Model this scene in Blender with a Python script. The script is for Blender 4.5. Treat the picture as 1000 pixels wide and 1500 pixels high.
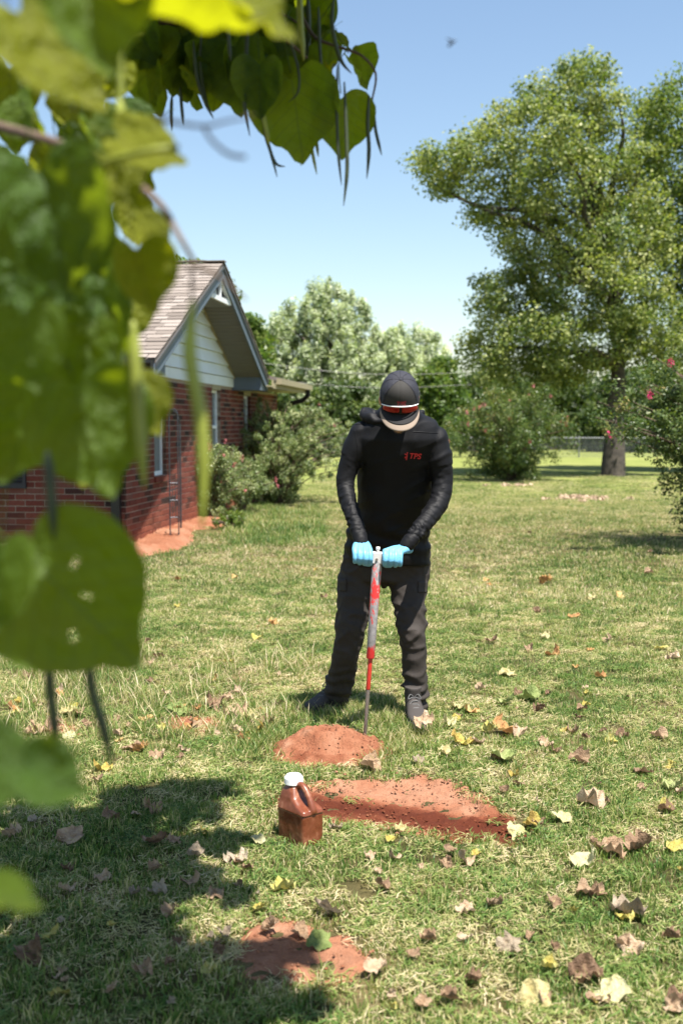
import bpy, bmesh, math, random
import numpy as np
from mathutils import Vector, Matrix, noise
from mathutils.bvhtree import BVHTree
R = math.radians
random.seed(7); rng = np.random.default_rng(11)
scn = bpy.context.scene
for o in list(bpy.data.objects): bpy.data.objects.remove(o)
col = scn.collection

# ------------------------------------------------------------------ camera, sky, sun, exposure
FPX = 1667.0; CH = 1.5; PITCH = math.atan(130/FPX)
cd = bpy.data.cameras.new('camera'); cam = bpy.data.objects.new('camera', cd); col.objects.link(cam)
cam.location = (0, 0, CH); cam.rotation_euler = (math.pi/2-PITCH, 0, 0)
cd.sensor_fit = 'VERTICAL'; cd.sensor_height = 36; cd.lens = FPX/1500*36
cd.clip_start = .05; cd.clip_end = 2000
cd.dof.use_dof = True; cd.dof.focus_distance = 5.1; cd.dof.aperture_fstop = 3.1
scn.camera = cam
SUN_EL, SUN_AZ = 68.0, 33.0       # azimuth: from behind the camera towards the right
TS = Vector((math.cos(R(SUN_EL))*math.sin(R(SUN_AZ)), -math.cos(R(SUN_EL))*math.cos(R(SUN_AZ)), math.sin(R(SUN_EL))))
w = bpy.data.worlds.new('World'); scn.world = w; w.use_nodes = True
wn = w.node_tree; bg = wn.nodes['Background']
sky = wn.nodes.new('ShaderNodeTexSky'); sky.sky_type = 'NISHITA'; sky.sun_disc = False
sky.sun_elevation = R(SUN_EL); sky.sun_rotation = math.atan2(TS.x, TS.y)
sky.air_density = 1.25; sky.dust_density = .6; sky.ozone_density = 1.6; sky.altitude = 300
wn.links.new(sky.outputs[0], bg.inputs[0]); bg.inputs[1].default_value = .070
sl = bpy.data.lights.new('sun', 'SUN'); sl.energy = 5.0; sl.angle = R(.53); sl.color = (1, .95, .87)
sun = bpy.data.objects.new('sun', sl); col.objects.link(sun)
sun.rotation_euler = TS.to_track_quat('Z', 'Y').to_euler(); sun.location = (4, -6, 14)
vs = scn.view_settings; vs.view_transform = 'Standard'; vs.look = 'None'; vs.gamma = 1; vs.use_curve_mapping = False
vs.exposure = 1.38
scn.cycles.max_bounces = 8; scn.cycles.transparent_max_bounces = 12
scn.cycles.use_denoising = True

# ------------------------------------------------------------------ where things are
_c, _s = math.cos(PITCH), math.sin(PITCH)
def ray(px, py):
    x = (px-500)/FPX; y = (750-py)/FPX
    return Vector((x, _c+y*_s, -_s+y*_c))
def G(px, py, z=0):
    d = ray(px, py); t = (z-CH)/d.z
    return Vector((d.x*t, d.y*t, z))
def W(px, py, Y):
    d = ray(px, py); t = Y/d.y
    return Vector((d.x*t, Y, CH+d.z*t))

# ------------------------------------------------------------------ geometry helpers
class Geo:
    def __init__(s): s.V = []; s.F = []; s.M = []
    def add(s, V, F, m=0):
        b = len(s.V); s.V += [tuple(v) for v in V]; s.F += [tuple(i+b for i in f) for f in F]; s.M += [m]*len(F); return s
    def box(s, c, h, rot=None, m=0):
        c = Vector(c); P = []
        for sx in (-1, 1):
            for sy in (-1, 1):
                for sz in (-1, 1):
                    v = Vector((sx*h[0], sy*h[1], sz*h[2]))
                    if rot is not None: v = rot @ v
                    P.append(c+v)
        return s.add(P, [(0,1,3,2),(4,6,7,5),(0,4,5,1),(2,3,7,6),(0,2,6,4),(1,5,7,3)], m)
    def box2(s, a, b, m=0):
        a = Vector(a); b = Vector(b); return s.box((a+b)/2, [abs(x)/2 for x in (b-a)], None, m)
    def prism(s, poly, axis, m=0):
        # poly: list of Vectors, extruded by vector axis
        n = len(poly); P = [Vector(p) for p in poly]+[Vector(p)+Vector(axis) for p in poly]
        F = [tuple(range(n))[::-1], tuple(range(n, 2*n))]+[(i, (i+1) % n, n+(i+1) % n, n+i) for i in range(n)]
        return s.add(P, F, m)
    def loft(s, rings, m=0, caps=True):
        n = len(rings[0]); P = [v for r in rings for v in r]; F = []
        for k in range(len(rings)-1):
            for i in range(n):
                j = (i+1) % n; F.append((k*n+i, k*n+j, (k+1)*n+j, (k+1)*n+i))
        if caps:
            F.append(tuple(range(n))[::-1]); F.append(tuple((len(rings)-1)*n+i for i in range(n)))
        return s.add(P, F, m)
    def tube(s, pts, rad, n=8, m=0, flat=1.0):
        pts = [Vector(p) for p in pts]
        if not hasattr(rad, '__len__'): rad = [rad]*len(pts)
        rings = []; up = None
        for k, p in enumerate(pts):
            t = (pts[min(k+1, len(pts)-1)]-pts[max(k-1, 0)])
            if t.length < 1e-9: t = Vector((0, 0, 1))
            t.normalize()
            if up is None: up = Vector((0, 0, 1)) if abs(t.z) < .9 else Vector((0, 1, 0))
            a = t.cross(up); a.normalize(); b = a.cross(t); up = b
            rings.append([p+(a*math.cos(q)+b*math.sin(q)*flat)*rad[k] for q in [2*math.pi*i/n for i in range(n)]])
        return s.loft(rings, m)
    def ball(s, c, r, n=16, k=10, rot=None, m=0):
        c = Vector(c); r = r if hasattr(r, '__len__') else (r, r, r); rings = []
        for j in range(k+1):
            ph = -math.pi/2+math.pi*(j+.0001)/(k+.0002)
            ring = []
            for i in range(n):
                v = Vector((r[0]*math.cos(ph)*math.cos(2*math.pi*i/n), r[1]*math.cos(ph)*math.sin(2*math.pi*i/n), r[2]*math.sin(ph)))
                if rot is not None: v = rot @ v
                ring.append(c+v)
            rings.append(ring)
        return s.loft(rings, m)
    def mesh(s, name):
        me = bpy.data.meshes.new(name); me.from_pydata(s.V, [], s.F); me.update(); return me
    def build(s, name, mat=None, parent=None, smooth=False):
        me = s.mesh(name)
        mats = mat if isinstance(mat, (list, tuple)) else [mat]
        for x in mats:
            if x: me.materials.append(x)
        me.polygons.foreach_set('material_index', s.M)
        if smooth: me.polygons.foreach_set('use_smooth', [True]*len(s.F))
        return link(name, me, parent)
def link(name, me, parent=None):
    o = bpy.data.objects.new(name, me); col.objects.link(o)
    if parent is not None: o.parent = parent
    return o
def tag(o, label=None, cat=None, group=None, kind=None):
    if label: o['label'] = label
    if cat: o['category'] = cat
    if group: o['group'] = group
    if kind: o['kind'] = kind
    return o
def empty(name, loc, label, cat, group=None, rz=0):
    o = bpy.data.objects.new(name, None); col.objects.link(o); o.location = loc; o.rotation_euler = (0, 0, rz)
    o.empty_display_size = .1
    return tag(o, label, cat, group)
def organic(geo, voxel, smooth=4, fac=.5):
    """union of overlapping closed shapes as one continuous skin"""
    me = geo.mesh('tmp'); o = bpy.data.objects.new('tmp', me); col.objects.link(o)
    md = o.modifiers.new('r', 'REMESH'); md.mode = 'VOXEL'; md.voxel_size = voxel; md.use_smooth_shade = True
    if smooth:
        m2 = o.modifiers.new('s', 'SMOOTH'); m2.iterations = smooth; m2.factor = fac
    dg = bpy.context.evaluated_depsgraph_get(); dg.update()
    out = bpy.data.meshes.new_from_object(o.evaluated_get(dg))
    bpy.data.objects.remove(o); bpy.data.meshes.remove(me)
    out.polygons.foreach_set('use_smooth', [True]*len(out.polygons))
    return out
def verts_np(me):
    a = np.empty(len(me.vertices)*3, np.float32); me.vertices.foreach_get('co', a); return a.reshape(-1, 3)
def normals_np(me):
    a = np.empty(len(me.vertices)*3, np.float32); me.vertices.foreach_get('normal', a); return a.reshape(-1, 3)
def set_verts(me, a):
    me.vertices.foreach_set('co', np.asarray(a, np.float32).ravel()); me.update()
def spline(P, n=8):
    P = [Vector(p) for p in P]; out = []
    for i in range(len(P)-1):
        a = P[max(i-1, 0)]; b = P[i]; c = P[i+1]; d = P[min(i+2, len(P)-1)]
        for k in range(n):
            t = k/n
            out.append(.5*((2*b)+(c-a)*t+(2*a-5*b+4*c-d)*t*t+(3*b-a-3*c+d)*t**3))
    out.append(P[-1]); return out
def lerp_list(v, n):
    out = []
    for i in range(len(v)-1):
        for k in range(n): out.append(v[i]+(v[i+1]-v[i])*k/n)
    out.append(v[-1]); return out

# ------------------------------------------------------------------ materials
def new_mat(name):
    m = bpy.data.materials.new(name); m.use_nodes = True; nt = m.node_tree
    return m, nt, nt.nodes['Principled BSDF']
def ramp(nt, fac, stops):
    n = nt.nodes.new('ShaderNodeValToRGB'); e = n.color_ramp.elements
    e[0].position = stops[0][0]; e[0].color = (*stops[0][1], 1); e[1].position = stops[-1][0]; e[1].color = (*stops[-1][1], 1)
    for p, c in stops[1:-1]:
        x = e.new(p); x.color = (*c, 1)
    nt.links.new(fac, n.inputs[0]); return n.outputs[0]
def noise_tex(nt, scale, detail=3, coord='Object', rough=.6, vec=None, stretch=None):
    n = nt.nodes.new('ShaderNodeTexNoise'); n.inputs['Scale'].default_value = scale; n.inputs['Detail'].default_value = detail
    n.inputs['Roughness'].default_value = rough
    if vec is None:
        if coord == 'World':
            g = nt.nodes.new('ShaderNodeNewGeometry'); vec = g.outputs['Position']
        else:
            t = nt.nodes.new('ShaderNodeTexCoord'); vec = t.outputs[coord]
    if stretch:
        mp = nt.nodes.new('ShaderNodeMapping'); mp.inputs['Scale'].default_value = stretch; nt.links.new(vec, mp.inputs[0]); vec = mp.outputs[0]
    nt.links.new(vec, n.inputs['Vector']); return n.outputs[0]
def mixc(nt, f, a, b, mode='MIX'):
    n = nt.nodes.new('ShaderNodeMix'); n.data_type = 'RGBA'; n.blend_type = mode
    for i, v in ((0, f), (6, a), (7, b)):
        if hasattr(v, 'is_linked'): nt.links.new(v, n.inputs[i])
        elif i == 0: n.inputs[0].default_value = v
        else: n.inputs[i].default_value = (*v, 1)
    return n.outputs[2]
def mth(nt, op, a, b=0.0, c=None, clamp=False):
    n = nt.nodes.new('ShaderNodeMath'); n.operation = op; n.use_clamp = clamp
    for i, v in enumerate((a, b) if c is None else (a, b, c)):
        if hasattr(v, 'is_linked'): nt.links.new(v, n.inputs[i])
        else: n.inputs[i].default_value = v
    return n.outputs[0]
def bump(nt, bs, h, strength=.3, dist=.01):
    n = nt.nodes.new('ShaderNodeBump'); n.inputs['Strength'].default_value = strength; n.inputs['Distance'].default_value = dist
    nt.links.new(h, n.inputs['Height']); nt.links.new(n.outputs[0], bs.inputs['Normal'])
def attr(nt, name):
    n = nt.nodes.new('ShaderNodeAttribute'); n.attribute_name = name; return n
def simple(name, c, rough=.6, metal=0, var=.15, scale=6, bmp=0, bscale=200, spec=.5, coord='Object'):
    m, nt, b = new_mat(name)
    f = noise_tex(nt, scale, 4, coord)
    lo = tuple(x*(1-var) for x in c); hi = tuple(min(1, x*(1+var)) for x in c)
    nt.links.new(ramp(nt, f, [(.3, lo), (.7, hi)]), b.inputs['Base Color'])
    b.inputs['Roughness'].default_value = rough; b.inputs['Metallic'].default_value = metal; b.inputs['Specular IOR Level'].default_value = spec
    if bmp: bump(nt, b, noise_tex(nt, bscale, 3, coord), bmp, .004)
    return m
def leafy(name, stops, rough=.55, trans=.35, tcol=1.6, spec=.4, wscale=.6, wamp=.25, tint=(1.05, 1.15, .45)):
    """foliage: colour from a per-leaf value plus a slow drift through the crown; partly translucent"""
    m, nt, b = new_mat(name)
    a = attr(nt, 'lc').outputs['Fac']
    wv = noise_tex(nt, wscale, 2, 'World')
    f = mth(nt, 'ADD', a, mth(nt, 'MULTIPLY', mth(nt, 'SUBTRACT', wv, .5), wamp*2), clamp=True)
    c = ramp(nt, f, stops)
    nt.links.new(c, b.inputs['Base Color']); b.inputs['Roughness'].default_value = rough; b.inputs['Specular IOR Level'].default_value = spec
    tr = nt.nodes.new('ShaderNodeBsdfTranslucent'); tc = mixc(nt, 1.0, c, tuple(tcol*x for x in tint), 'MULTIPLY')
    nt.links.new(tc, tr.inputs[0])
    mx = nt.nodes.new('ShaderNodeMixShader'); mx.inputs[0].default_value = trans
    nt.links.new(b.outputs[0], mx.inputs[1]); nt.links.new(tr.outputs[0], mx.inputs[2])
    nt.links.new(mx.outputs[0], nt.nodes['Material Output'].inputs[0])
    return m

def grass_colour(nt, extra=None):
    """shared by the blades and the ground under them: dry / green drift over the lawn"""
    big = noise_tex(nt, .55, 3, 'World'); mid = noise_tex(nt, 3.2, 4, 'World')
    dry = mth(nt, 'ADD', mth(nt, 'MULTIPLY', big, .55), mth(nt, 'MULTIPLY', mid, .6))
    return dry
def mat_grass():
    m, nt, b = new_mat('grass_blade')
    dry = grass_colour(nt)
    a = attr(nt, 'lc').outputs['Fac']
    f = mth(nt, 'ADD', a, mth(nt, 'MULTIPLY', mth(nt, 'SUBTRACT', dry, .56), 1.5), clamp=True)
    c = ramp(nt, f, [(0, (.042, .100, .022)), (.2, (.090, .170, .035)), (.42, (.175, .250, .060)), (.6, (.30, .32, .105)), (.82, (.50, .43, .23)), (1, (.64, .53, .36))])
    nt.links.new(c, b.inputs['Base Color']); b.inputs['Roughness'].default_value = .5; b.inputs['Specular IOR Level'].default_value = .35
    tr = nt.nodes.new('ShaderNodeBsdfTranslucent'); nt.links.new(mixc(nt, 1.0, c, (1.2, 1.25, .7), 'MULTIPLY'), tr.inputs[0])
    mx = nt.nodes.new('ShaderNodeMixShader'); mx.inputs[0].default_value = .38
    nt.links.new(b.outputs[0], mx.inputs[1]); nt.links.new(tr.outputs[0], mx.inputs[2]); nt.links.new(mx.outputs[0], nt.nodes['Material Output'].inputs[0])
    return m
def mat_ground():
    m, nt, b = new_mat('lawn_ground')
    dry = grass_colour(nt)
    fine = noise_tex(nt, 150, 4, 'World', .75); f2 = noise_tex(nt, 14, 4, 'World')
    f = mth(nt, 'ADD', mth(nt, 'MULTIPLY', fine, .35), mth(nt, 'ADD', mth(nt, 'MULTIPLY', mth(nt, 'SUBTRACT', dry, .56), 1.3), mth(nt, 'MULTIPLY', f2, .35)), clamp=True)
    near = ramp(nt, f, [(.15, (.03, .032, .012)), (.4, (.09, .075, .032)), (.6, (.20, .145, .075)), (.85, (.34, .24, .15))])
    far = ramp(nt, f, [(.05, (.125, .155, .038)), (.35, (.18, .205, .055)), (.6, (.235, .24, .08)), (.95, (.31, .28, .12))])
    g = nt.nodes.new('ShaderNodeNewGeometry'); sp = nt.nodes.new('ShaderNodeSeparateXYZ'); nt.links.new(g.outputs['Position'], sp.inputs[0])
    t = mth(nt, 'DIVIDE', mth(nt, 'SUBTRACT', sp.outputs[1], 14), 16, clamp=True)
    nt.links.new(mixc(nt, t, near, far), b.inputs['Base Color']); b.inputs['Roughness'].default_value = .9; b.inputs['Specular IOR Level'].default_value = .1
    bump(nt, b, fine, .6, .02)
    return m
def mat_soil():
    m, nt, b = new_mat('red_soil')
    a = attr(nt, 'moist').outputs['Fac']
    n1 = noise_tex(nt, 9, 5, 'World'); n2 = noise_tex(nt, 140, 4, 'World')
    f = mth(nt, 'ADD', a, mth(nt, 'MULTIPLY', mth(nt, 'SUBTRACT', n1, .5), .55), clamp=True)
    c = ramp(nt, f, [(0, (.33, .175, .11)), (.35, (.265, .112, .062)), (.65, (.165, .052, .026)), (1, (.085, .022, .011))])
    c = mixc(nt, .35, c, ramp(nt, n2, [(.35, (.45, .38, .35)), (.6, (1, 1, 1))]), 'MULTIPLY')
    nt.links.new(c, b.inputs['Base Color']); b.inputs['Roughness'].default_value = .95; b.inputs['Specular IOR Level'].default_value = .12
    bump(nt, b, mth(nt, 'ADD', n2, noise_tex(nt, 45, 4, 'World')), .7, .012)
    return m
def mat_brick(attrname=None):
    m, nt, b = new_mat('brick_clay')
    if attrname: rnd = attr(nt, attrname).outputs['Fac']
    else:
        oi = nt.nodes.new('ShaderNodeObjectInfo'); rnd = oi.outputs['Random']
    c = ramp(nt, rnd, [(0, (.03, .02, .018)), (.12, (.05, .024, .02)), (.2, (.115, .032, .024)), (.55, (.155, .042, .030)), (.85, (.19, .060, .042)), (1, (.14, .065, .05))])
    n = noise_tex(nt, 30, 4, 'World')
    c = mixc(nt, .5, c, ramp(nt, n, [(.3, (.6, .6, .6)), (.7, (1.15, 1.1, 1.1))]), 'MULTIPLY')
    g = nt.nodes.new('ShaderNodeNewGeometry'); sp = nt.nodes.new('ShaderNodeSeparateXYZ'); nt.links.new(g.outputs['Position'], sp.inputs[0])
    st = mth(nt, 'SUBTRACT', mth(nt, 'ADD', .18, mth(nt, 'MULTIPLY', noise_tex(nt, 2.5, 3, 'World'), .5)), sp.outputs[2])
    st = mth(nt, 'MULTIPLY', st, 3.2, clamp=True)
    c = mixc(nt, mth(nt, 'MULTIPLY', st, .55), c, (.27, .085, .045))     # red clay splashed up from the ground
    nt.links.new(c, b.inputs['Base Color']); b.inputs['Roughness'].default_value = .85; b.inputs['Specular IOR Level'].default_value = .2
    bump(nt, b, n, .5, .006); return m
def mat_shingle(attrname=None):
    m, nt, b = new_mat('asphalt_shingle')
    if attrname: rnd = attr(nt, attrname).outputs['Fac']
    else: rnd = nt.nodes.new('ShaderNodeObjectInfo').outputs['Random']
    c = ramp(nt, rnd, [(0, (.135, .112, .095)), (.4, (.185, .157, .135)), (.7, (.225, .192, .168)), (1, (.27, .235, .21))])
    n = noise_tex(nt, 160, 3, 'World')
    c = mixc(nt, .6, c, ramp(nt, n, [(.3, (.6, .6, .6)), (.7, (1.25, 1.2, 1.15))]), 'MULTIPLY')
    nt.links.new(c, b.inputs['Base Color']); b.inputs['Roughness'].default_value = .95; bump(nt, b, n, .6, .004); return m

M = {}
M['grass'] = mat_grass(); M['ground'] = mat_ground(); M['soil'] = mat_soil()
M['brick'] = mat_brick(); M['brick_s'] = mat_brick('lc'); M['shingle'] = mat_shingle(); M['shingle_s'] = mat_shingle('lc')
def _mortar():
    m, nt, b = new_mat('mortar')
    g = nt.nodes.new('ShaderNodeNewGeometry'); sp = nt.nodes.new('ShaderNodeSeparateXYZ'); nt.links.new(g.outputs['Position'], sp.inputs[0])
    st = mth(nt, 'SUBTRACT', mth(nt, 'ADD', .20, mth(nt, 'MULTIPLY', noise_tex(nt, 2.5, 3, 'World'), .5)), sp.outputs[2])
    st = mth(nt, 'MULTIPLY', st, 3.2, clamp=True)
    c = mixc(nt, mth(nt, 'MULTIPLY', st, .8), ramp(nt, noise_tex(nt, 20, 4, 'World'), [(.3, (.23, .18, .14)), (.7, (.33, .27, .21))]), (.20, .07, .04))
    nt.links.new(c, b.inputs['Base Color']); b.inputs['Roughness'].default_value = .95; return m
M['mortar'] = _mortar()
M['trim'] = simple('grey_trim_paint', (.105, .14, .18), .5, var=.08, scale=2)
M['dark_trim'] = simple('dark_drip_edge', (.05, .055, .06), .5)
M['white'] = simple('white_paint', (.74, .77, .78), .5, var=.05, scale=3)
M['siding'] = simple('siding_paint', (.68, .74, .76), .55, var=.05, scale=3)
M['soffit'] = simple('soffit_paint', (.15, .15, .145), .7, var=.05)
M['cream'] = simple('cream_soffit_paint', (.30, .26, .16), .6, var=.06)
M['black_metal'] = simple('black_painted_metal', (.012, .012, .014), .35, var=.2, scale=12)
M['dark_iron'] = simple('dark_iron', (.05, .055, .065), .4, metal=.5, var=.3, scale=30)
M['shutter'] = simple('shutter_paint', (.016, .018, .026), .45)
M['bark'] = simple('grey_brown_bark', (.13, .11, .09), .9, var=.5, scale=8, bmp=.9, bscale=25)
M['dark_bark'] = simple('dark_bark', (.055, .045, .036), .9, var=.5, scale=8, bmp=.9, bscale=25)
M['twig'] = simple('twig_bark', (.10, .065, .045), .8, var=.4, scale=30)
M['galv'] = simple('galvanised_steel', (.14, .15, .155), .6, metal=.2, var=.12)
def _glass():
    m, nt, b = new_mat('window_glass'); b.inputs['Base Color'].default_value = (.10, .13, .14, 1); b.inputs['Roughness'].default_value = .08
    b.inputs['Specular IOR Level'].default_value = .8; return m
M['glass'] = _glass()
M['screen'] = simple('insect_screen', (.13, .15, .155), .6, var=.12)

# ------------------------------------------------------------------ ground
def hgt(x, y):
    return .022*noise.noise(Vector((x*.55, y*.55, 3.1)))+.008*noise.noise(Vector((x*2.3, y*2.3, 9)))
def in_poly(x, y, P):
    c = False; n = len(P); j = n-1
    for i in range(n):
        if (P[i][1] > y) != (P[j][1] > y) and x < (P[j][0]-P[i][0])*(y-P[i][1])/(P[j][1]-P[i][1])+P[i][0]: c = not c
        j = i
    return c
def dist_poly(x, y, P):
    best = 1e9; n = len(P)
    for i in range(n):
        ax, ay = P[i][0], P[i][1]; bx, by = P[(i+1) % n][0], P[(i+1) % n][1]
        dx, dy = bx-ax, by-ay; t = max(0, min(1, ((x-ax)*dx+(y-ay)*dy)/(dx*dx+dy*dy+1e-12)))
        best = min(best, math.hypot(x-ax-t*dx, y-ay-t*dy))
    return best if in_poly(x, y, P) else -best
def gp(L): return [G(*p).xy for p in L]
TROUGH = gp([(382,1168),(400,1152),(440,1143),(490,1139),(545,1139),(585,1137),(612,1132),(638,1133),(660,1142),(690,1154),(725,1172),(755,1195),(772,1222),(768,1244),(742,1249),(705,1238),(650,1236),(600,1228),(545,1218),(500,1214),(450,1206),(405,1198)])
SOILS = {  # name: polygon on the ground
 'near': gp([(325,1385),(375,1342),(420,1330),(475,1355),(540,1378),(562,1412),(545,1448),(480,1456),(410,1450),(345,1435),(312,1410)]),
 'far_left': gp([(225,1060),(262,1046),(320,1048),(338,1062),(300,1080),(245,1076)]),
 'wall': gp([(178,822),(190,800),(215,782),(250,766),(290,758),(340,766),(330,774),(285,778),(282,794),(262,806),(222,815)]),
 'left': gp([(40,1070),(75,1050),(125,1060),(130,1078),(80,1090)]),
}
MOUND = (G(486, 1100).x, G(486, 1100).y, .295, .27, .108)     # cx, cy, rx, ry, height
HOLE = 0.020
def ground_z(x, y):
    z = hgt(x, y)
    d = dist_poly(x, y, TROUGH) if (-.9 < x < 1.3 and 3 < y < 5.4) else -1
    if d > 0: z -= HOLE*min(1, d/.12)
    return z
def axis(segs):
    out = []
    for a, b, st in segs: out += list(np.arange(a, b, st))
    return out+[segs[-1][1]]
xs = axis([(-900, -100, 100), (-100, -20, 8), (-20, -3, .8), (-3, 3, .05), (3, 20, .8), (20, 100, 8), (100, 900, 100)])
ys = axis([(-900, -100, 100), (-100, -4, 8), (-4, 1.6, .5), (1.6, 7, .05), (7, 14, .3), (14, 60, 2), (60, 120, 10), (120, 900, 130)])
V = [(x, y, ground_z(x, y)) for y in ys for x in xs]; nx = len(xs)
F = [(j*nx+i, j*nx+i+1, (j+1)*nx+i+1, (j+1)*nx+i) for j in range(len(ys)-1) for i in range(nx-1)]
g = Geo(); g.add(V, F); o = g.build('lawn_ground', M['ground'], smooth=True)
tag(o, kind='structure')

def soil_patch(name, P, step, label, moist, depth=.0, crumb=.014, kind=None, cat='soil patch'):
    x0 = min(p[0] for p in P)-.12; x1 = max(p[0] for p in P)+.12; y0 = min(p[1] for p in P)-.12; y1 = max(p[1] for p in P)+.12
    nxx = int((x1-x0)/step)+1; nyy = int((y1-y0)/step)+1; V = []; mo = []
    for j in range(nyy):
        for i in range(nxx):
            x = x0+i*step; y = y0+j*step
            e = .05*noise.noise(Vector((x*8, y*8, 1)))+.03*noise.noise(Vector((x*24, y*24, 5)))
            d = dist_poly(x, y, P)+e
            n = noise.noise(Vector((x*38, y*38, 2)))*.5+noise.noise(Vector((x*85, y*85, 4)))*.35+abs(noise.noise(Vector((x*17, y*17, 7))))
            z = hgt(x, y)+(-.018+.024*max(-1, min(1, d/.06)))+crumb*n*(1 if d > 0 else 0)+(.016*noise.noise(Vector((x*13, y*13, 31))) if d > 0 else 0)
            z -= depth*max(0, min(1, (d-.03)/.10))
            V.append((x, y, z)); mo.append(moist(x, y, d))
    F = [(j*nxx+i, j*nxx+i+1, (j+1)*nxx+i+1, (j+1)*nxx+i) for j in range(nyy-1) for i in range(nxx-1)]
    g = Geo(); g.add(V, F); o = g.build(name, M['soil'], smooth=True)
    a = o.data.attributes.new('moist', 'FLOAT', 'POINT'); a.data.foreach_set('value', mo)
    return tag(o, label, cat) if kind is None else tag(o, kind=kind)
_ta = G(440, 1175); _tb = G(735, 1222)
def moist_trough(x, y, d):
    # dug face: wetter along the middle and the camera side, dry crumbs on the far rim
    ax, ay = _ta.x, _ta.y; bx, by = _tb.x, _tb.y; L = math.hypot(bx-ax, by-ay)
    s = ((x-ax)*(bx-ax)+(y-ay)*(by-ay))/L/L; q = ((x-ax)*(by-ay)-(y-ay)*(bx-ax))/L
    far = -q
    m = .26+.85*math.exp(-((far-.045)/.10)**2)+.25*(far < -.03)-.1*(far > .15)+.25*noise.noise(Vector((x*7, y*7, 2)))
    if s > .8: m += .2
    return m
soil_patch('dug_soil', TROUGH, .008, 'long shallow trough of freshly dug red clay soil beside the brown jug', moist_trough, HOLE, .012, cat='dug soil')
soil_patch('bare_soil', SOILS['near'], .01, 'bare patch of red soil in the grass at the edge of the tree shade', lambda x, y, d: .25+.2*noise.noise(Vector((x*6, y*6, 3))), crumb=.008, cat='bare soil')
soil_patch('bare_soil', SOILS['far_left'], .012, 'small bare patch of red soil under curled dry leaves', lambda x, y, d: .4, cat='bare soil')
soil_patch('bare_soil', SOILS['left'], .012, 'dusty patch of bare soil behind the long hanging pods', lambda x, y, d: .25, cat='bare soil')
soil_patch('bare_soil', SOILS['wall'], .03, 'crumbly red soil bed at the foot of the brick house corner', lambda x, y, d: .30+.4*noise.noise(Vector((x*2, y*2, 3))), depth=-.05, crumb=.05, cat='soil bed')

# heap of loose soil in front of the boots
def heap():
    cx, cy, rx, ry, h = MOUND; V = []; F = []; mo = []; n = 110
    for j in range(n):
        for i in range(n):
            u = -1.3+2.6*i/(n-1); v = -1.3+2.6*j/(n-1); x = cx+u*rx; y = cy+v*ry
            r = math.hypot(u+.05, v)+.12*noise.noise(Vector((x*9, y*9, 4)))
            z = h*(.5+.5*math.cos(math.pi*min(1, max(0, r))))**.75*(1-.15*u)*(1+.22*noise.noise(Vector((x*11, y*11, 9)))) if r < 1 else 0
            if r < 1.02:
                k = noise.noise(Vector((x*45, y*45, 2)))*.5+noise.noise(Vector((x*95, y*95, 3)))*.4+abs(noise.noise(Vector((x*22, y*22, 7))))
                z += .016*k
            else: z = -.03
            V.append((x, y, z+hgt(cx, cy))); mo.append(.34+.3*noise.noise(Vector((x*14, y*14, 1)))+.15*(r > .7))
    F = [(j*n+i, j*n+i+1, (j+1)*n+i+1, (j+1)*n+i) for j in range(n-1) for i in range(n-1)]
    g = Geo(); g.add(V, F); o = g.build('soil_mound', M['soil'], smooth=True)
    a = o.data.attributes.new('moist', 'FLOAT', 'POINT'); a.data.foreach_set('value', mo)
    tag(o, 'heap of loose crumbly red soil in front of the boots', 'soil mound')
heap()
def clods():
    g = Geo(); mo = []
    def clod(x, y, z, r, mz=None):
        V = []; 
        for v in [(1,0,0),(-1,0,0),(0,1,0),(0,-1,0),(0,0,1),(0,0,-1)]:
            V.append((x+v[0]*r*random.uniform(.6, 1.2), y+v[1]*r*random.uniform(.6, 1.2), z+v[2]*r*random.uniform(.5, .9)))
        g.add(V, [(0,2,4),(2,1,4),(1,3,4),(3,0,4),(2,0,5),(1,2,5),(3,1,5),(0,3,5)]); mo.extend([random.uniform(.05, .4) if mz is None else max(0, min(1, mz*.8+random.uniform(-.35, .05)))]*6)
    cx, cy, rx, ry, h = MOUND
    for k in range(420):
        a = random.uniform(0, 6.283); rr = random.random()**.55*1.1
        x = cx+rr*rx*math.cos(a); y = cy+rr*ry*math.sin(a); clod(x, y, h*(.5+.5*math.cos(math.pi*min(1, rr)))**.75+hgt(x, y)+.008, random.choice([.002, .003, .004, .007]))
    k = 0
    while k < 560:
        x = random.uniform(-.5, 1.0); y = random.uniform(3.2, 4.9); d = dist_poly(x, y, TROUGH)
        if d > -.03 and (d > .04 or random.random() < .35):
            clod(x, y, hgt(x, y)-HOLE*max(0, min(1, (d-.03)/.1))+.014, random.choice([.003, .004, .006, .008] if d > .04 else [.003, .005, .010]), moist_trough(x, y, d)); k += 1
    for P in (SOILS['near'], SOILS['far_left']):
        for k in range(250):
            p = random.choice(P); x = p[0]*.5+P[0][0]*.0+random.uniform(-.3, .3)+.5*sum(q[0] for q in P)/len(P); y = .5*p[1]+.5*sum(q[1] for q in P)/len(P)+random.uniform(-.2, .2)
            if dist_poly(x, y, P) > 0: clod(x, y, hgt(x, y)+.014, random.choice([.003, .004, .007]))
    o = g.build('soil_clods', M['soil']); a = o.data.attributes.new('moist', 'FLOAT', 'POINT'); a.data.foreach_set('value', mo)
    tag(o, 'loose red clods scattered over the dug soil', 'soil', kind='stuff')
clods()

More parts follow.
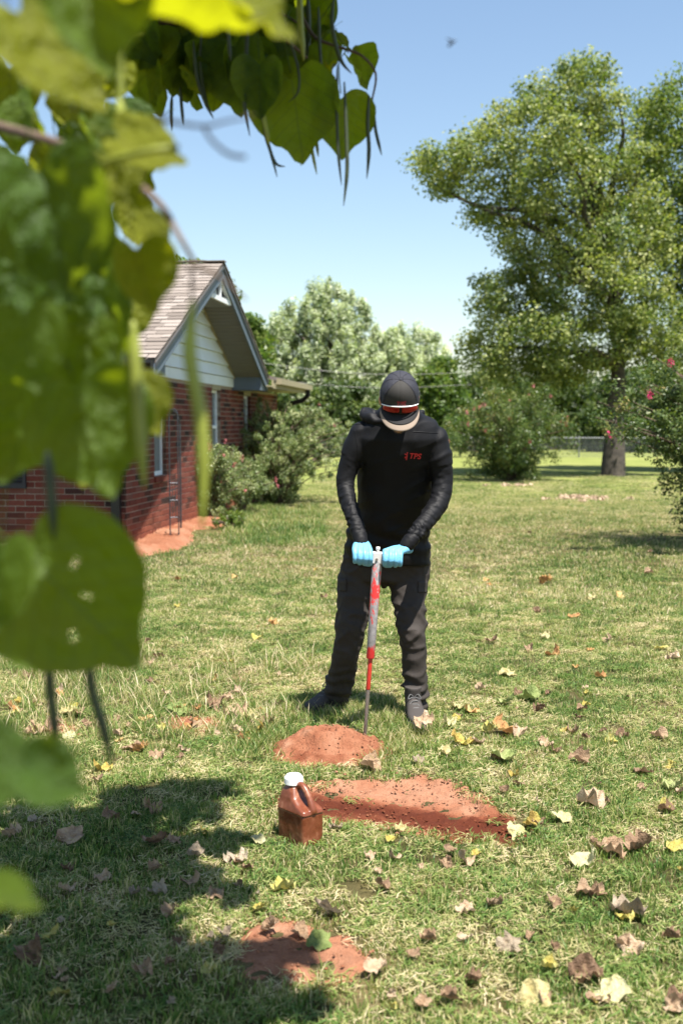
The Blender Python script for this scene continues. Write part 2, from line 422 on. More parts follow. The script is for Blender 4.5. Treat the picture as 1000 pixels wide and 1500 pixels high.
# ------------------------------------------------------------------ grass
def thatch(nb, rad, wd, c0, c1):
    V = []; F = []; C = []
    for k in range(nb):
        a = random.uniform(0, 6.283); r = rad*math.sqrt(random.random()); x = r*math.cos(a); y = r*math.sin(a); L = random.uniform(.018, .05); b = random.uniform(0, 6.283)
        dx, dy = math.cos(b), math.sin(b); w_ = wd*random.uniform(.6, 1.2); z = random.uniform(.002, .016); dz = random.uniform(-.002, .012); i = len(V); bow = random.uniform(-.3, .3)*L
        V += [(x-dy*w_, y+dx*w_, z), (x+dy*w_, y-dx*w_, z+.001), (x+dx*L*.5-dy*(bow+w_), y+dy*L*.5+dx*(bow+w_), z+.006), (x+dx*L*.5-dy*(bow-w_), y+dy*L*.5+dx*(bow-w_), z+.005), (x+dx*L, y+dy*L, z+dz)]
        F += [(i, i+1, i+3, i+2), (i+2, i+3, i+4)]; C += [random.uniform(c0, c1)]*5
    me = bpy.data.meshes.new('thatch'); me.from_pydata(V, [], F); me.update(); me.materials.append(M['grass'])
    at = me.attributes.new('lc', 'FLOAT', 'POINT'); at.data.foreach_set('value', C)
    return bpy.data.objects.new('thatch', me)
def blade_tuft(nb, rad, h0, h1, wd, straw, lay=.35):
    V = []; F = []; C = []
    for k in range(nb):
        a = random.uniform(0, 6.283); r = rad*math.sqrt(random.random()); x = r*math.cos(a); y = r*math.sin(a)
        h = random.uniform(h0, h1); b = random.uniform(0, 6.283); lean = random.uniform(.05, lay)*h*2; dx, dy = math.cos(b), math.sin(b)
        q = random.uniform(0, 6.283); wx, wy = math.cos(q)*wd*random.uniform(.6, 1.2), math.sin(q)*wd*random.uniform(.6, 1.2)
        c = random.gauss(.36, .17) if random.random() > straw else random.uniform(.72, 1)
        if random.random() < straw*.5: lean *= 2.2; h *= .45
        i = len(V)
        V += [(x-wx, y-wy, -.01), (x+wx, y+wy, -.01), (x+dx*lean*.35-wx*.8, y+dy*lean*.35-wy*.8, h*.55), (x+dx*lean*.35+wx*.8, y+dy*lean*.35+wy*.8, h*.55), (x+dx*lean, y+dy*lean, h)]
        F += [(i, i+1, i+3, i+2), (i+2, i+3, i+4)]; C += [max(0, min(1, c))]*5
    me = bpy.data.meshes.new('tuft'); me.from_pydata(V, [], F); me.update(); me.materials.append(M['grass'])
    at = me.attributes.new('lc', 'FLOAT', 'POINT'); at.data.foreach_set('value', C)
    return bpy.data.objects.new('tuft', me)
def gn_scatter(name, sources, P, rot, scl, kinds, label, cat='grass'):
    me = bpy.data.meshes.new(name); me.from_pydata([tuple(p) for p in P], [], [])
    a = me.attributes.new('rot', 'FLOAT_VECTOR', 'POINT'); a.data.foreach_set('vector', np.asarray(rot, np.float32).ravel())
    a = me.attributes.new('scl', 'FLOAT', 'POINT'); a.data.foreach_set('value', np.asarray(scl, np.float32))
    a = me.attributes.new('knd', 'INT', 'POINT'); a.data.foreach_set('value', np.asarray(kinds, np.int32))
    o = link(name, me); tag(o, label, cat, kind='stuff')
    ng = bpy.data.node_groups.new(name, 'GeometryNodeTree')
    ng.interface.new_socket('Geometry', in_out='INPUT', socket_type='NodeSocketGeometry'); ng.interface.new_socket('Geometry', in_out='OUTPUT', socket_type='NodeSocketGeometry')
    N = ng.nodes; L = ng.links; gi = N.new('NodeGroupInput'); go = N.new('NodeGroupOutput')
    join = N.new('GeometryNodeJoinGeometry')
    for s in reversed(sources):
        oi = N.new('GeometryNodeObjectInfo'); oi.inputs['Object'].default_value = s; oi.inputs['As Instance'].default_value = True
        L.new(oi.outputs['Geometry'], join.inputs[0])
    ip = N.new('GeometryNodeInstanceOnPoints'); ip.inputs['Pick Instance'].default_value = True
    L.new(gi.outputs[0], ip.inputs['Points']); L.new(join.outputs[0], ip.inputs['Instance'])
    for nm, ty, sock in (('rot', 'FLOAT_VECTOR', 'Rotation'), ('scl', 'FLOAT', 'Scale'), ('knd', 'INT', 'Instance Index')):
        na = N.new('GeometryNodeInputNamedAttribute'); na.data_type = ty; na.inputs['Name'].default_value = nm
        out = [q for q in na.outputs if q.enabled and q.name == 'Attribute'][0]
        L.new(out, ip.inputs[sock])
    L.new(ip.outputs[0], go.inputs[0])
    md = o.modifiers.new('scatter', 'NODES'); md.node_group = ng
    return o
BARE = [TROUGH]+list(SOILS.values())
def bare(x, y):
    if y < 6.5:
        if math.hypot((x-MOUND[0])/(MOUND[2]*.92), (y-MOUND[1])/(MOUND[3]*.92)) < 1: return True
        for P in (TROUGH, SOILS['near'], SOILS['far_left'], SOILS['left']):
            d = dist_poly(x, y, P)
            if d > .05+.075*noise.noise(Vector((x*10, y*10, 0))) and random.random() < (.985 if P in (TROUGH, SOILS['near']) else .55): return True
        return False
    if 11 < y < 17 and x < -1:
        return dist_poly(x, y, SOILS['wall']) > .05
    return False
def in_house(x, y):  # inside the house footprint
    kx, ky = KX, KY; dx, dy = x-kx, y-ky; a = R(7)
    lx = dx*math.cos(a)-dy*math.sin(a); ly = dx*math.sin(a)+dy*math.cos(a)
    return lx < .02 and ly > -.02
_k = G(186, 800); KX, KY = _k.x, _k.y
tufts = [blade_tuft(36, .06, .014, .032, .0019, .36, .55), blade_tuft(32, .055, .014, .038, .0020, .12, .5), thatch(44, .065, .0014, .58, .92),
         blade_tuft(22, .045, .035, .075, .0022, .12, .5), blade_tuft(40, .055, .010, .028, .0027, .04, .8), blade_tuft(18, .04, .06, .125, .0022, .35, .45), thatch(40, .06, .0019, .15, .75)]
P = []; rot = []; scl = []; kd = []
def put(x, y, k, s):
    P.append((x, y, ground_z(x, y))); rot.append((random.uniform(-.12, .12), random.uniform(-.12, .12), random.uniform(0, 6.283))); scl.append(s); kd.append(k)
y = 2.35
while y < 11.5:
    dens = (620 if y < 5.2 else 400)*max(.15, min(1, (12.2-y)/4))
    st = .25; n = int(dens*st*(.66*y+.5)); hw = .33*y+.25
    for _ in range(n):
        xx = random.uniform(-hw, hw); yy = y+random.uniform(0, st)
        if bare(xx, yy): continue
        pn = noise.noise(Vector((xx*1.7, yy*1.7, 8))); pw = noise.noise(Vector((xx*.8, yy*.8, 20)))
        tall = .10
        if 5.0 < yy < 8 and xx < -.1+.1*pn: tall = .28+.35*pn
        k = random.choices([0, 1, 2, 3, 4, 6], [2.8, 3+3.5*pn, 2.5-2.6*pn, .25+tall, 2.4+3*pw, 2.4])[0]
        if 5.3 < yy < 7.2 and xx < -.15 and random.random() < .22+.5*pn: k = 5
        put(xx, yy, k, random.uniform(.75, 1.2))
    y += st
# longer grass by the boots and round the mound
for _ in range(260):
    px, py = random.choice([(500, 1030), (540, 1055), (590, 1060), (600, 1090), (560, 1110), (400, 1085), (430, 1040), (380, 1100), (480, 1050)])
    p = G(px+random.gauss(0, 22), py+random.gauss(0, 8))
    if not bare(p.x, p.y): put(p.x, p.y, 3, random.uniform(.8, 1.15))
gn_scatter('lawn_grass', tufts, P, rot, scl, kd, 'patchy green and straw coloured mown grass of the near lawn')
# further off: wider patches of coarser blades
ptch = [blade_tuft(210, .32, .012, .030, .0036, .42, .7), blade_tuft(210, .32, .012, .034, .0036, .25, .6), blade_tuft(210, .32, .008, .024, .004, .70, .95)]
for q in ptch: q.name = 'patch'
P = []; rot = []; scl = []; kd = []; y = 7.6
while y < 34:
    st = .5; hw = .33*y+1.2; n = int((20 if y < 14 else 14 if y < 18 else 9)*st*2*hw)
    for _ in range(n):
        xx = random.uniform(-hw, hw); yy = y+random.uniform(0, st)
        if bare(xx, yy) or in_house(xx, yy): continue
        if yy < 10.5 and random.random() > (yy-7.4)/3: continue
        pn = noise.noise(Vector((xx*.5, yy*.5, 8)))
        put(xx, yy, random.choices([0, 1, 2], [2, 2+2*pn, 1.4-2*pn])[0], random.uniform(.8, 1.2))
    y += st
gn_scatter('lawn_grass', ptch, P, rot, scl, kd, 'short sunlit grass of the lawn further off towards the fence')
# rank grass along the wall and under the shrubs
P = []; rot = []; scl = []; kd = []
for _ in range(330):
    u = random.random(); p = G(95+90*u, 792+10*u+random.uniform(0, 14)); 
    if not in_house(p.x, p.y): put(p.x, p.y, random.choice([0, 0, 1]), random.uniform(.8, 1.5))
for _ in range(420):
    p = G(random.uniform(335, 475), random.uniform(742, 800)-0); put(p.x, p.y, 0, random.uniform(.7, 1.4) if p.y > 15 else random.uniform(.8, 1.2))
gn_scatter('rank_grass', [blade_tuft(26, .07, .05, .10, .004, .15, .5), blade_tuft(22, .07, .06, .10, .004, .45, .5)], P, rot, scl, kd, 'longer unmown grass along the wall foot and below the shrubs')
# ------------------------------------------------------------------ house (local x = out of the gable wall, y = along it away from the camera)
house = empty('brick_house', (KX, KY, 0), 'single storey red brick house with white siding gable and tan shingle roof', 'house', rz=R(-7))
WD = 6.0; LEN = 7.0; BACK = 10.4; ZW = 2.12; SLP = .445; RY = 3.0
def roof_z(y): return 2.30+SLP*(min(y, 2*RY-y)+.45)
def wall_with_holes(a0, a1, z0, z1, holes, depth, plane, off, name):
    """solid wall slab; plane 'x': wall at local x, runs in y; plane 'y': wall at local y, runs in x"""
    g = Geo()
    cuts = sorted(set([a0, a1]+[h[0] for h in holes]+[h[1] for h in holes]))
    for i in range(len(cuts)-1):
        p, q = cuts[i], cuts[i+1]; zs = [(z0, z1)]
        for h in holes:
            if h[0] <= p and q <= h[1]:
                n = []
                for a, b in zs:
                    if h[2] > a: n.append((a, h[2]))
                    if h[3] < b: n.append((h[3], b))
                zs = n
        for a, b in zs:
            if plane == 'x': g.box2((off-depth, p, a), (off, q, b))
            else: g.box2((p, off, a), (q, off+depth, b))
    return g.build(name, M['mortar'], house)
GW = [(1.22, 1.80, .80, 2.04), (4.50, 5.10, .80, 2.04), (6.95, 7.55, .55, 2.0)]
FW = [(-2.75, -1.72, .74, 2.0)]
gable_wall = wall_with_holes(0, BACK, -.3, ZW, GW, .2, 'x', 0, 'gable_wall')
front_wall = wall_with_holes(-LEN, -.2, -.3, ZW, FW, .2, 'y', 0, 'front_wall')
# bricks
BL, BH, CH_ = .244, .066, .076
bme = {}
def brick_mesh(l):
    k = round(l, 2)
    if k not in bme:
        g = Geo(); b = .004; L = l/2; H = BH/2; D = .03
        r0 = [(-L, -D, -H), (L, -D, -H), (L, -D, H), (-L, -D, H)]; 
        r1 = [(-L, D-b, -H), (L, D-b, -H), (L, D-b, H), (-L, D-b, H)]
        r2 = [(-L+b, D, -H+b), (L-b, D, -H+b), (L-b, D, H-b), (-L+b, D, H-b)]
        g.loft([[Vector(v) for v in r] for r in (r0, r1, r2)]); me = g.mesh('brick'); me.materials.append(M['brick']); bme[k] = me
    return bme[k]
single = []; rest = {'x': Geo(), 'y': Geo()}; restc = {'x': [], 'y': []}
def lay(plane, a0, a1, holes, rows):
    for r in range(rows):
        z = -.20+r*CH_+BH/2
        if z+BH/2 > ZW+.0: continue
        a = a0-(BL+.01)*.5*(r % 2)
        while a < a1:
            s, e = max(a, a0), min(a+BL, a1)
            pieces = [(s, e)]
            for h in holes:
                if z+BH/2 > h[2]-.0 and z-BH/2 < h[3]+0:
                    n = []
                    for p, q in pieces:
                        if q <= h[0] or p >= h[1]: n.append((p, q)); continue
                        if p < h[0]: n.append((p, h[0]))
                        if q > h[1]: n.append((h[1], q))
                    pieces = n
            for p, q in pieces:
                if q-p < .03: continue
                single.append((plane, (p+q)/2, z, q-p, random.random()))
            a += BL+.01
lay('x', .0, BACK, GW, 31); lay('y', -4.2, -.002, FW, 31)
def near_key(b):
    if b[2] < -.06: return 99
    return abs(b[1])*(.9 if b[0] == 'y' else 1.0)+(.6 if b[0] == 'y' and b[2] > 1.3 else 0)
single.sort(key=near_key)
def place_brick(b, me=None):
    pl, a, z, l, rr = b; pr = random.uniform(.003, .008)
    if pl == 'x': return Vector((pr-.03+0, a, z)), R(-90)
    return Vector((a, .03-pr, z)), R(180)
for b in single[:296]:
    loc, rz = place_brick(b); q = link('brick', brick_mesh(b[3]), gable_wall if b[0] == 'x' else front_wall); q.location = loc; q.rotation_euler = (0, 0, rz)
for b in single[296:]:
    loc, rz = place_brick(b); me = brick_mesh(b[3]); mt = Matrix.Translation(loc) @ Matrix.Rotation(rz, 4, 'Z')
    rest[b[0]].add([mt @ v.co for v in me.vertices], [tuple(p.vertices) for p in me.polygons]); restc[b[0]] += [b[4]]*len(me.vertices)
for k, par in (('x', gable_wall), ('y', front_wall)):
    o = rest[k].build('bricks', M['brick_s'], par); a = o.data.attributes.new('lc', 'FLOAT', 'POINT'); a.data.foreach_set('value', restc[k]); o['kind'] = 'stuff'
# windows
def window(y0, y1, z0, z1, plane='x'):
    fr = Geo(); t = .045
    def bx(g, a, b, c, d, x0, x1):
        if plane == 'x': g.box2((x0, a, c), (x1, b, d))
        else: g.box2((a, -x1, c), (b, -x0, d))
    X0, X1 = -.11, -.055
    bx(fr, y0, y0+t, z0, z1, X0, X1); bx(fr, y1-t, y1, z0, z1, X0, X1)
    bx(fr, y0+t, y1-t, z0, z0+t*1.2, X0, X1-.002); bx(fr, y0+t, y1-t, z1-t, z1, X0, X1-.002)
    zm = (z0+z1)/2+.02; bx(fr, y0+t, y1-t, zm-.025, zm+.025, X0, X1+.006)
    f = fr.build('window', M['white'], house)
    g = Geo(); bx(g, y0+t, y1-t, zm+.025, z1-t, -.095, -.085); g.build('pane', M['glass'], f)
    g = Geo(); bx(g, y0+t, y1-t, z0+t, zm-.025, -.085, -.078); g.build('screen', M['screen'], f)
    # rowlock brick sill
    n = int((y1-y0+.08)/.078)
    for i in range(n):
        a = y0-.03+i*.078
        g = Geo(); 
        if plane == 'x': g.box2((-.07, a, z0-.085), (.035, a+.068, z0-.006))
        else: g.box2((a, -.035, z0-.085), (a+.068, .07, z0-.006))
        g.build('brick', M['brick'], f)
for h in GW: window(*h)
window(*FW[0], plane='y')
g = Geo(); g.box2((-.02, 4.5, 2.04), (.012, 5.1, 2.118)); g.box2((-.02, 6.95, 2.0), (.012, 7.55, 2.118)); g.build('window_header', M['cream'], house)
# shutter beside the front window
sh = Geo(); sh.box2((-1.70, -.035, .70), (-1.66, -.002, 2.02)); sh.box2((-1.30, -.035, .70), (-1.26, -.002, 2.02)); sh.box2((-1.66, -.034, .70), (-1.30, -.002, .76)); sh.box2((-1.66, -.034, 1.96), (-1.30, -.002, 2.02)); sh.box2((-1.66, -.012, .76), (-1.30, -.002, 1.96))
sho = sh.build('shutter', M['shutter'], house)
for k in range(29):
    g = Geo(); z = .785+k*.041; g.box((-1.48, -.022, z), (.178, .013, .003), Matrix.Rotation(R(35), 3, 'X')); g.build('slat', M['shutter'], sho)
# gable: siding boards
def tri_half(z):  # half width of the gable triangle under the roof deck at height z
    return max(0, RY-((z-2.30+.10)/SLP-.45)) if z > 2.15 else RY
z = 2.12; k = 0
sd = None
g = Geo(); g.box2((-.02, .0, 2.12), (.03, WD, 2.27)); g.build('frieze_board', M['siding'], house)
z = 2.27
core = Geo(); zt = roof_z(RY)-.16
core.prism([Vector((-.10, .0, 2.12)), Vector((-.10, WD, 2.12)), Vector((-.10, WD, 2.28)), Vector((-.10, RY, zt)), Vector((-.10, .0, 2.28))], (.095, 0, 0)); core.build('gable_backing', M['dark_trim'], house)
while z < zt-.12:
    z1 = min(z+.190, zt); ha = min(RY, (roof_z(RY)-.13-z)/SLP); hb = max(.02, min(RY, (roof_z(RY)-.13-z1)/SLP))
    g = Geo()
    P = [Vector((.052, RY-ha, z+.010)), Vector((.052, RY+ha, z+.010)), Vector((.012, RY+hb, z1)), Vector((.012, RY-hb, z1))]
    Q = [Vector((-.004, p.y, p.z)) for p in P]
    g.loft([Q, P]); g.build('siding_board', M['siding'], house); z = z1-.004
# roof deck planes, over gable overhang
OV = .55
def slab(x0, x1, ya, yb, th, dz, mat, name, parent=house):
    g = Geo(); g.prism([Vector((x0, ya, roof_z(ya)-dz)), Vector((x0, yb, roof_z(yb)-dz)), Vector((x0, yb, roof_z(yb)-dz-th)), Vector((x0, ya, roof_z(ya)-dz-th))], (x1-x0, 0, 0)); return g.build(name, mat, parent)
roof = Geo()
roof.prism([Vector((-LEN, -.56, roof_z(-.56)-.012)), Vector((-LEN, RY, roof_z(RY)-.012)), Vector((-LEN, WD+.45, 2.29)), Vector((-LEN, WD+.45, 2.24)), Vector((-LEN, RY, roof_z(RY)-.07)), Vector((-LEN, -.56, roof_z(-.56)-.062))], (LEN+OV, 0, 0))
roof = roof.build('roof', M['shingle_s'], house); a = roof.data.attributes.new('lc', 'FLOAT', 'POINT'); a.data.foreach_set('value', [.2]*12)
# shingles on the front slope, one by one where they show largest
ang = math.atan(SLP); SLn = (RY+.56)/math.cos(ang); EXP = .135; rows = int(SLn/EXP)
shv = {}
def shingle_mesh(l, v):
    k = (round(l, 2), v)
    if k not in shv:
        g = Geo(); g.box2((0, -.006, -.003), (l-.006, EXP*1.25, .004)); 
        for i, vv in enumerate(g.V): g.V[i] = (vv[0], vv[1], vv[2]+(.009+.003*v if vv[1] < 0 else 0)); 
        me = g.mesh('shingle'); me.materials.append(M['shingle']); shv[k] = me
    return shv[k]
items = []
for r in range(rows):
    x = OV+.01
    x -= 0
    off = random.uniform(0, .3)
    xx = OV+.012
    first = True
    while xx > -LEN+.4:
        l = (random.choice([.16, .20, .25, .30, .33]) if not first else .1+off*.6); first = False
        items.append((xx-l, r, l, random.randint(0, 2))); xx -= l
items.sort(key=lambda t: -t[0])
rs = Geo(); rc = []; shm = Matrix.Rotation(ang, 4, 'X')
vis = [t for t in items if t[0] > -1.5][:298]; vs_ = set(map(id, vis))
for t in items:
    x, r, l, v = t; s = r*EXP; loc = Vector((x, -.56-.01+s*math.cos(ang), roof_z(-.56)+s*math.sin(ang)-.004))
    if id(t) in vs_:
        q = link('shingle', shingle_mesh(l, v), roof); q.location = loc; q.rotation_euler = (ang, 0, 0)
    else:
        me = shingle_mesh(l, v); mt = Matrix.Translation(loc) @ shm
        rs.add([mt @ p.co for p in me.vertices], [tuple(p.vertices) for p in me.polygons]); rc += [random.random()]*len(me.vertices)
o = rs.build('shingles', M['shingle_s'], roof); a = o.data.attributes.new('lc', 'FLOAT', 'POINT'); a.data.foreach_set('value', rc); o['kind'] = 'stuff'
# far slope edge courses (their butts make the dark saw edge along the far rake)
for r in range(rows):
    s = r*EXP; y = WD+.45+.01-s*math.cos(ang); zz = 2.30+s*math.sin(ang)
    g = Geo(); g.box((OV-.14, y-.06, zz+.03), (.155+random.uniform(0, .008), .085, .006), Matrix.Rotation(-ang+.06, 3, 'X')); g.build('shingle', M['shingle'], roof)
g = Geo()
for k in range(30): g.box((OV-.12-.26*k, RY, roof_z(RY)+.012+.004*(k % 2)), (.15, .075, .006))
g.build('ridge_cap', M['shingle_s'], roof).data.attributes.new('lc', 'FLOAT', 'POINT').data.foreach_set('value', [.7]*(8*30))
# rake boards and soffit of the overhang
def rake(ya, yb, name):
    g = Geo()
    g.prism([Vector((OV-.035, ya, roof_z(ya)-.055)), Vector((OV-.035, yb, roof_z(yb)-.055)), Vector((OV-.035, yb, roof_z(yb)-.235)), Vector((OV-.035, ya, roof_z(ya)-.235))], (.03, 0, 0)); g.build(name, M['trim'], house)
    g = Geo(); g.prism([Vector((OV-.004, ya, roof_z(ya)-.052)), Vector((OV-.004, yb, roof_z(yb)-.052)), Vector((OV-.004, yb, roof_z(yb)-.10)), Vector((OV-.004, ya, roof_z(ya)-.10))], (.018, 0, 0)); g.build('rake_trim', M['trim' if name == 'x' else 'dark_trim'], house)
rake(-.56, RY, 'rake_board'); rake(RY, WD+.45, 'rake_board')
for ya, yb in ((-.52, RY), (RY, WD+.40)):
    n = 34
    so = slab(.034, OV-.036, ya, yb, .012, .195, M['soffit'], 'soffit')
    g = Geo()
    for i in range(n):
        y = ya+(yb-ya)*(i+.5)/n; g.box((.29, y, roof_z(y)-.209), (.24, .032, .004), Matrix.Rotation(ang if ya < RY-1 else -ang, 3, 'X'))
    q = g.build('soffit_ribs', M['soffit'], so); q['kind'] = 'stuff'
# edge trim where soffit meets siding
for ya, yb in ((0, RY), (RY, WD)):
    g = Geo(); g.prism([Vector((.036, ya, roof_z(ya)-.212)), Vector((.036, yb, roof_z(yb)-.212)), Vector((.036, yb, roof_z(yb)-.235)), Vector((.036, ya, roof_z(ya)-.235))], (.022, 0, 0)); g.build('edge_trim', M['cream'], house)
# little truss panel in the peak
pk = Geo(); zp = roof_z(RY)-.235; hw = .62
def bar(a, b, wdt, x0=OV-.075, x1=OV-.037):
    a = Vector(a); b = Vector(b); d = (b-a).normalized(); n = Vector((-d.y, d.x))*wdt/2
    pk.prism([Vector((x0, *(a+n))), Vector((x0, *(b+n))), Vector((x0, *(b-n))), Vector((x0, *(a-n)))], (x1-x0, 0, 0))
bar((RY-hw, zp-hw*SLP-.02), (RY+hw, zp-hw*SLP-.02), .07); bar((RY-hw-.04, zp-hw*SLP-.02), (RY, zp-.01), .06, OV-.078, OV-.034); bar((RY+hw+.04, zp-hw*SLP-.02), (RY, zp-.01), .06, OV-.079, OV-.033); bar((RY, zp-.03), (RY, zp-hw*SLP), .05, OV-.074, OV-.038); bar((RY-hw*.5, zp-hw*SLP*.5-.06), (RY-.3, zp-hw*SLP-.02), .04, OV-.073, OV-.039)
pk.build('peak_bracket', M['white'], house)
g = Geo(); g.box2((.04, RY-hw, zp-hw*SLP-.075), (OV-.08, RY+hw, zp-hw*SLP-.058)); g.build('peak_soffit', M['soffit'], house)
# boxed returns at both eaves
for y0, y1 in ((-.56, -.002), (WD+.002, WD+.45)):
    g = Geo(); ylo, yhi = (y0, y1)
    a = Vector((.0, y0, 2.12)); 
    g.prism([Vector((.0, y0, 2.07)), Vector((.0, y1, 2.07)), Vector((.0, y1, roof_z(y1)-.215)), Vector((.0, y0, roof_z(y0)-.075))], (OV-.04, 0, 0)); g.build('boxed_return', M['trim'], house)
# front eave: soffit, fascia, gutter
g = Geo(); g.box2((-LEN, -.53, 2.085), (-.002, -.004, 2.10)); g.build('soffit', M['white'], house)
g = Geo(); g.box2((-LEN, -.56, 2.06), (-.002, -.532, 2.20)); g.build('fascia', M['trim'], house)
def gutter(x0, x1, y, z, name='gutter'):
    g = Geo(); prof = [(0, 0), (-.075, 0), (-.085, .03), (-.12, .07), (-.12, .11), (-.105, .11), (-.105, .075), (-.07, .035), (-.065, .012), (-.01, .012), (-.01, .11), (0, .11)]
    g.prism([Vector((x0, y+p[0], z+p[1])) for p in prof], (x1-x0, 0, 0)); g.box2((x1, y-.118, z), (x1+.004, y, z+.108)); return g.build(name, M['black_metal'], house)
gutter(-LEN, OV-.02, -.575, 2.12)
# downspout on the front wall near the corner
ds = Geo()
pts = [(-.11, -.62, 2.12), (-.11, -.60, 2.05), (-.11, -.36, 1.97), (-.11, -.07, 1.88), (-.11, -.055, 1.78), (-.11, -.055, .12)]
def rect_tube(g, pts, w, h):
    rings = []
    for k, p in enumerate(pts):
        p = Vector(p); t = (Vector(pts[min(k+1, len(pts)-1)])-Vector(pts[max(k-1, 0)])).normalized()
        s = Vector((1, 0, 0)); 
        if abs(t.x) > .9: s = Vector((0, 1, 0))
        n = s.cross(t).normalized(); s = t.cross(n).normalized()
        rings.append([p+s*w+n*h, p-s*w+n*h, p-s*w-n*h, p+s*w-n*h])
    g.loft(rings)
rect_tube(ds, pts, .052, .04)
dso = ds.build('downspout', M['black_metal'], house)
g = Geo(); rect_tube(g, [(-.11, -.058, .20), (-.11, -.06, .12), (-.11, -.09, .055), (-.11, -.17, .03)], .06, .046)
e = g.build('elbow', M['black_metal'], dso)
g = Geo(); g.box((-.11, -.172, .032), (.05, .003, .037), None); g.build('opening', M['shutter'], dso)
g = Geo(); g.box2((-.17, -.102, 1.2), (-.05, -.012, 1.23)); g.build('strap', M['black_metal'], dso)
# lower wing behind the gable
wz = lambda x: 2.33+.22*(.6-x)
g = Geo(); g.prism([Vector((.62, 6.66, wz(.62))), Vector((-4, 6.66, wz(-4))), Vector((-4, 6.66, wz(-4)-.06)), Vector((.62, 6.66, wz(.62)-.06))], (0, 4.0, 0))
o = g.build('wing_roof', M['shingle_s'], house); o.data.attributes.new('lc', 'FLOAT', 'POINT').data.foreach_set('value', [.3]*8)
g = Geo(); g.box2((.0, 6.30, 2.14), (.60, 10.6, 2.165)); g.build('wing_soffit', M['cream'], house)
g = Geo(); g.box2((.575, 6.66, 2.12), (.605, 10.65, 2.30)); g.build('wing_fascia', M['cream'], house)
g = Geo(); g.box2((.61, 6.9, 2.20), (.71, 10.7, 2.30)); g.build('wing_gutter', M['cream'], house)
g = Geo(); rect_tube(g, [(.66, 10.4, 2.2), (.66, 10.4, 2.08), (.55, 10.4, 1.98), (.1, 10.4, 1.86), (.05, 10.4, 1.78), (.05, 10.4, .1)], .04, .05); g.build('wing_downspout', M['black_metal'], house)
g = Geo(); g.box2((-3.5, 10.36, -.3), (-.2, 10.4, 2.3)); g.box2((-LEN, .2, -.3), (-LEN+.1, 6, 2.1)); g.build('back_wall', M['mortar'], house)

# ------------------------------------------------------------------ vegetation helpers
def leaf_cloud(name, C, Rr, per, size, mat, parent=None, aspect=.6, up=.35, shell=2.0, seed=1, drop=None, spread=None, jit=.5):
    r = np.random.default_rng(seed); C = np.asarray(C, float); Rr = np.asarray(Rr, float)
    if Rr.ndim == 1: Rr = np.repeat(Rr[:, None], 3, 1)
    n = len(C); per = np.asarray(per if hasattr(per, '__len__') else [per]*n); idx = np.repeat(np.arange(n), per); N = len(idx)
    d = r.normal(size=(N, 3)); d /= np.linalg.norm(d, axis=1)[:, None]; u = r.random(N)**(1/shell)
    p = C[idx]+d*Rr[idx]*u[:, None]
    nrm = d*.8+r.normal(size=(N, 3))*jit*1.2+np.array([0, 0, up]); nrm /= np.linalg.norm(nrm, axis=1)[:, None]
    t1 = np.cross(nrm, r.normal(size=(N, 3))); t1 /= np.linalg.norm(t1, axis=1)[:, None]; t2 = np.cross(nrm, t1)
    s = size*(.65+.7*r.random(N))[:, None]
    bend = nrm*s*.18
    V = np.stack([p-t1*s*.5, p+t2*s*.5*aspect-bend, p+t1*s*.5, p-t2*s*.5*aspect-bend], 1).reshape(-1, 3)
    lc = np.clip(.5+r.normal(size=n)[idx]*.10+r.normal(size=N)*.15, 0, 1)
    me = bpy.data.meshes.new(name); me.vertices.add(4*N); me.vertices.foreach_set('co', V.astype(np.float32).ravel())
    me.loops.add(4*N); me.loops.foreach_set('vertex_index', np.arange(4*N, dtype=np.int32)); me.polygons.add(N)
    me.polygons.foreach_set('loop_start', np.arange(0, 4*N, 4, dtype=np.int32)); me.polygons.foreach_set('loop_total', np.full(N, 4, np.int32))
    me.materials.append(mat); me.update(calc_edges=True)
    a = me.attributes.new('lc', 'FLOAT', 'POINT'); a.data.foreach_set('value', np.repeat(lc, 4).astype(np.float32))
    return link(name, me, parent)
def fill_px(poly, Y, depth, n, seed=0, edge=0, dist=0.3):
    """n points spread through the volume whose outline at distance Y is the polygon (pixels -> metres at that distance)"""
    r = random.Random(seed); P = [W(x, y, Y) for x, y in poly]; Q = [(p.x, p.z) for p in P]
    x0, x1 = min(q[0] for q in Q), max(q[0] for q in Q); z0, z1 = min(q[1] for q in Q), max(q[1] for q in Q); out = []; tries = 0
    while len(out) < n and tries < 60*n:
        tries += 1; x = r.uniform(x0, x1); z = r.uniform(z0, z1); d = dist_poly(x, z, Q)
        if d < edge: continue
        yy = Y+r.uniform(-1, 1)*depth*min(1, .25+d/depth)
        p = Vector((x, yy, z))
        if all((p-q).length > dist for q in out[-400:]): out.append(p)
    return out
def limb(g, a, b, r0, r1, sag=.1, n=6, seed=0):
    r = random.Random(seed); a = Vector(a); b = Vector(b); L = (b-a).length
    m1 = a.lerp(b, .33)+Vector((r.uniform(-1, 1), r.uniform(-1, 1), r.uniform(.2, 1.2)))*L*sag; m2 = a.lerp(b, .7)+Vector((r.uniform(-1, 1), r.uniform(-1, 1), r.uniform(0, .8)))*L*sag*.7
    P = spline([a, m1, m2, b], 4); g.tube(P, [r0+(r1-r0)*i/(len(P)-1) for i in range(len(P))], n)

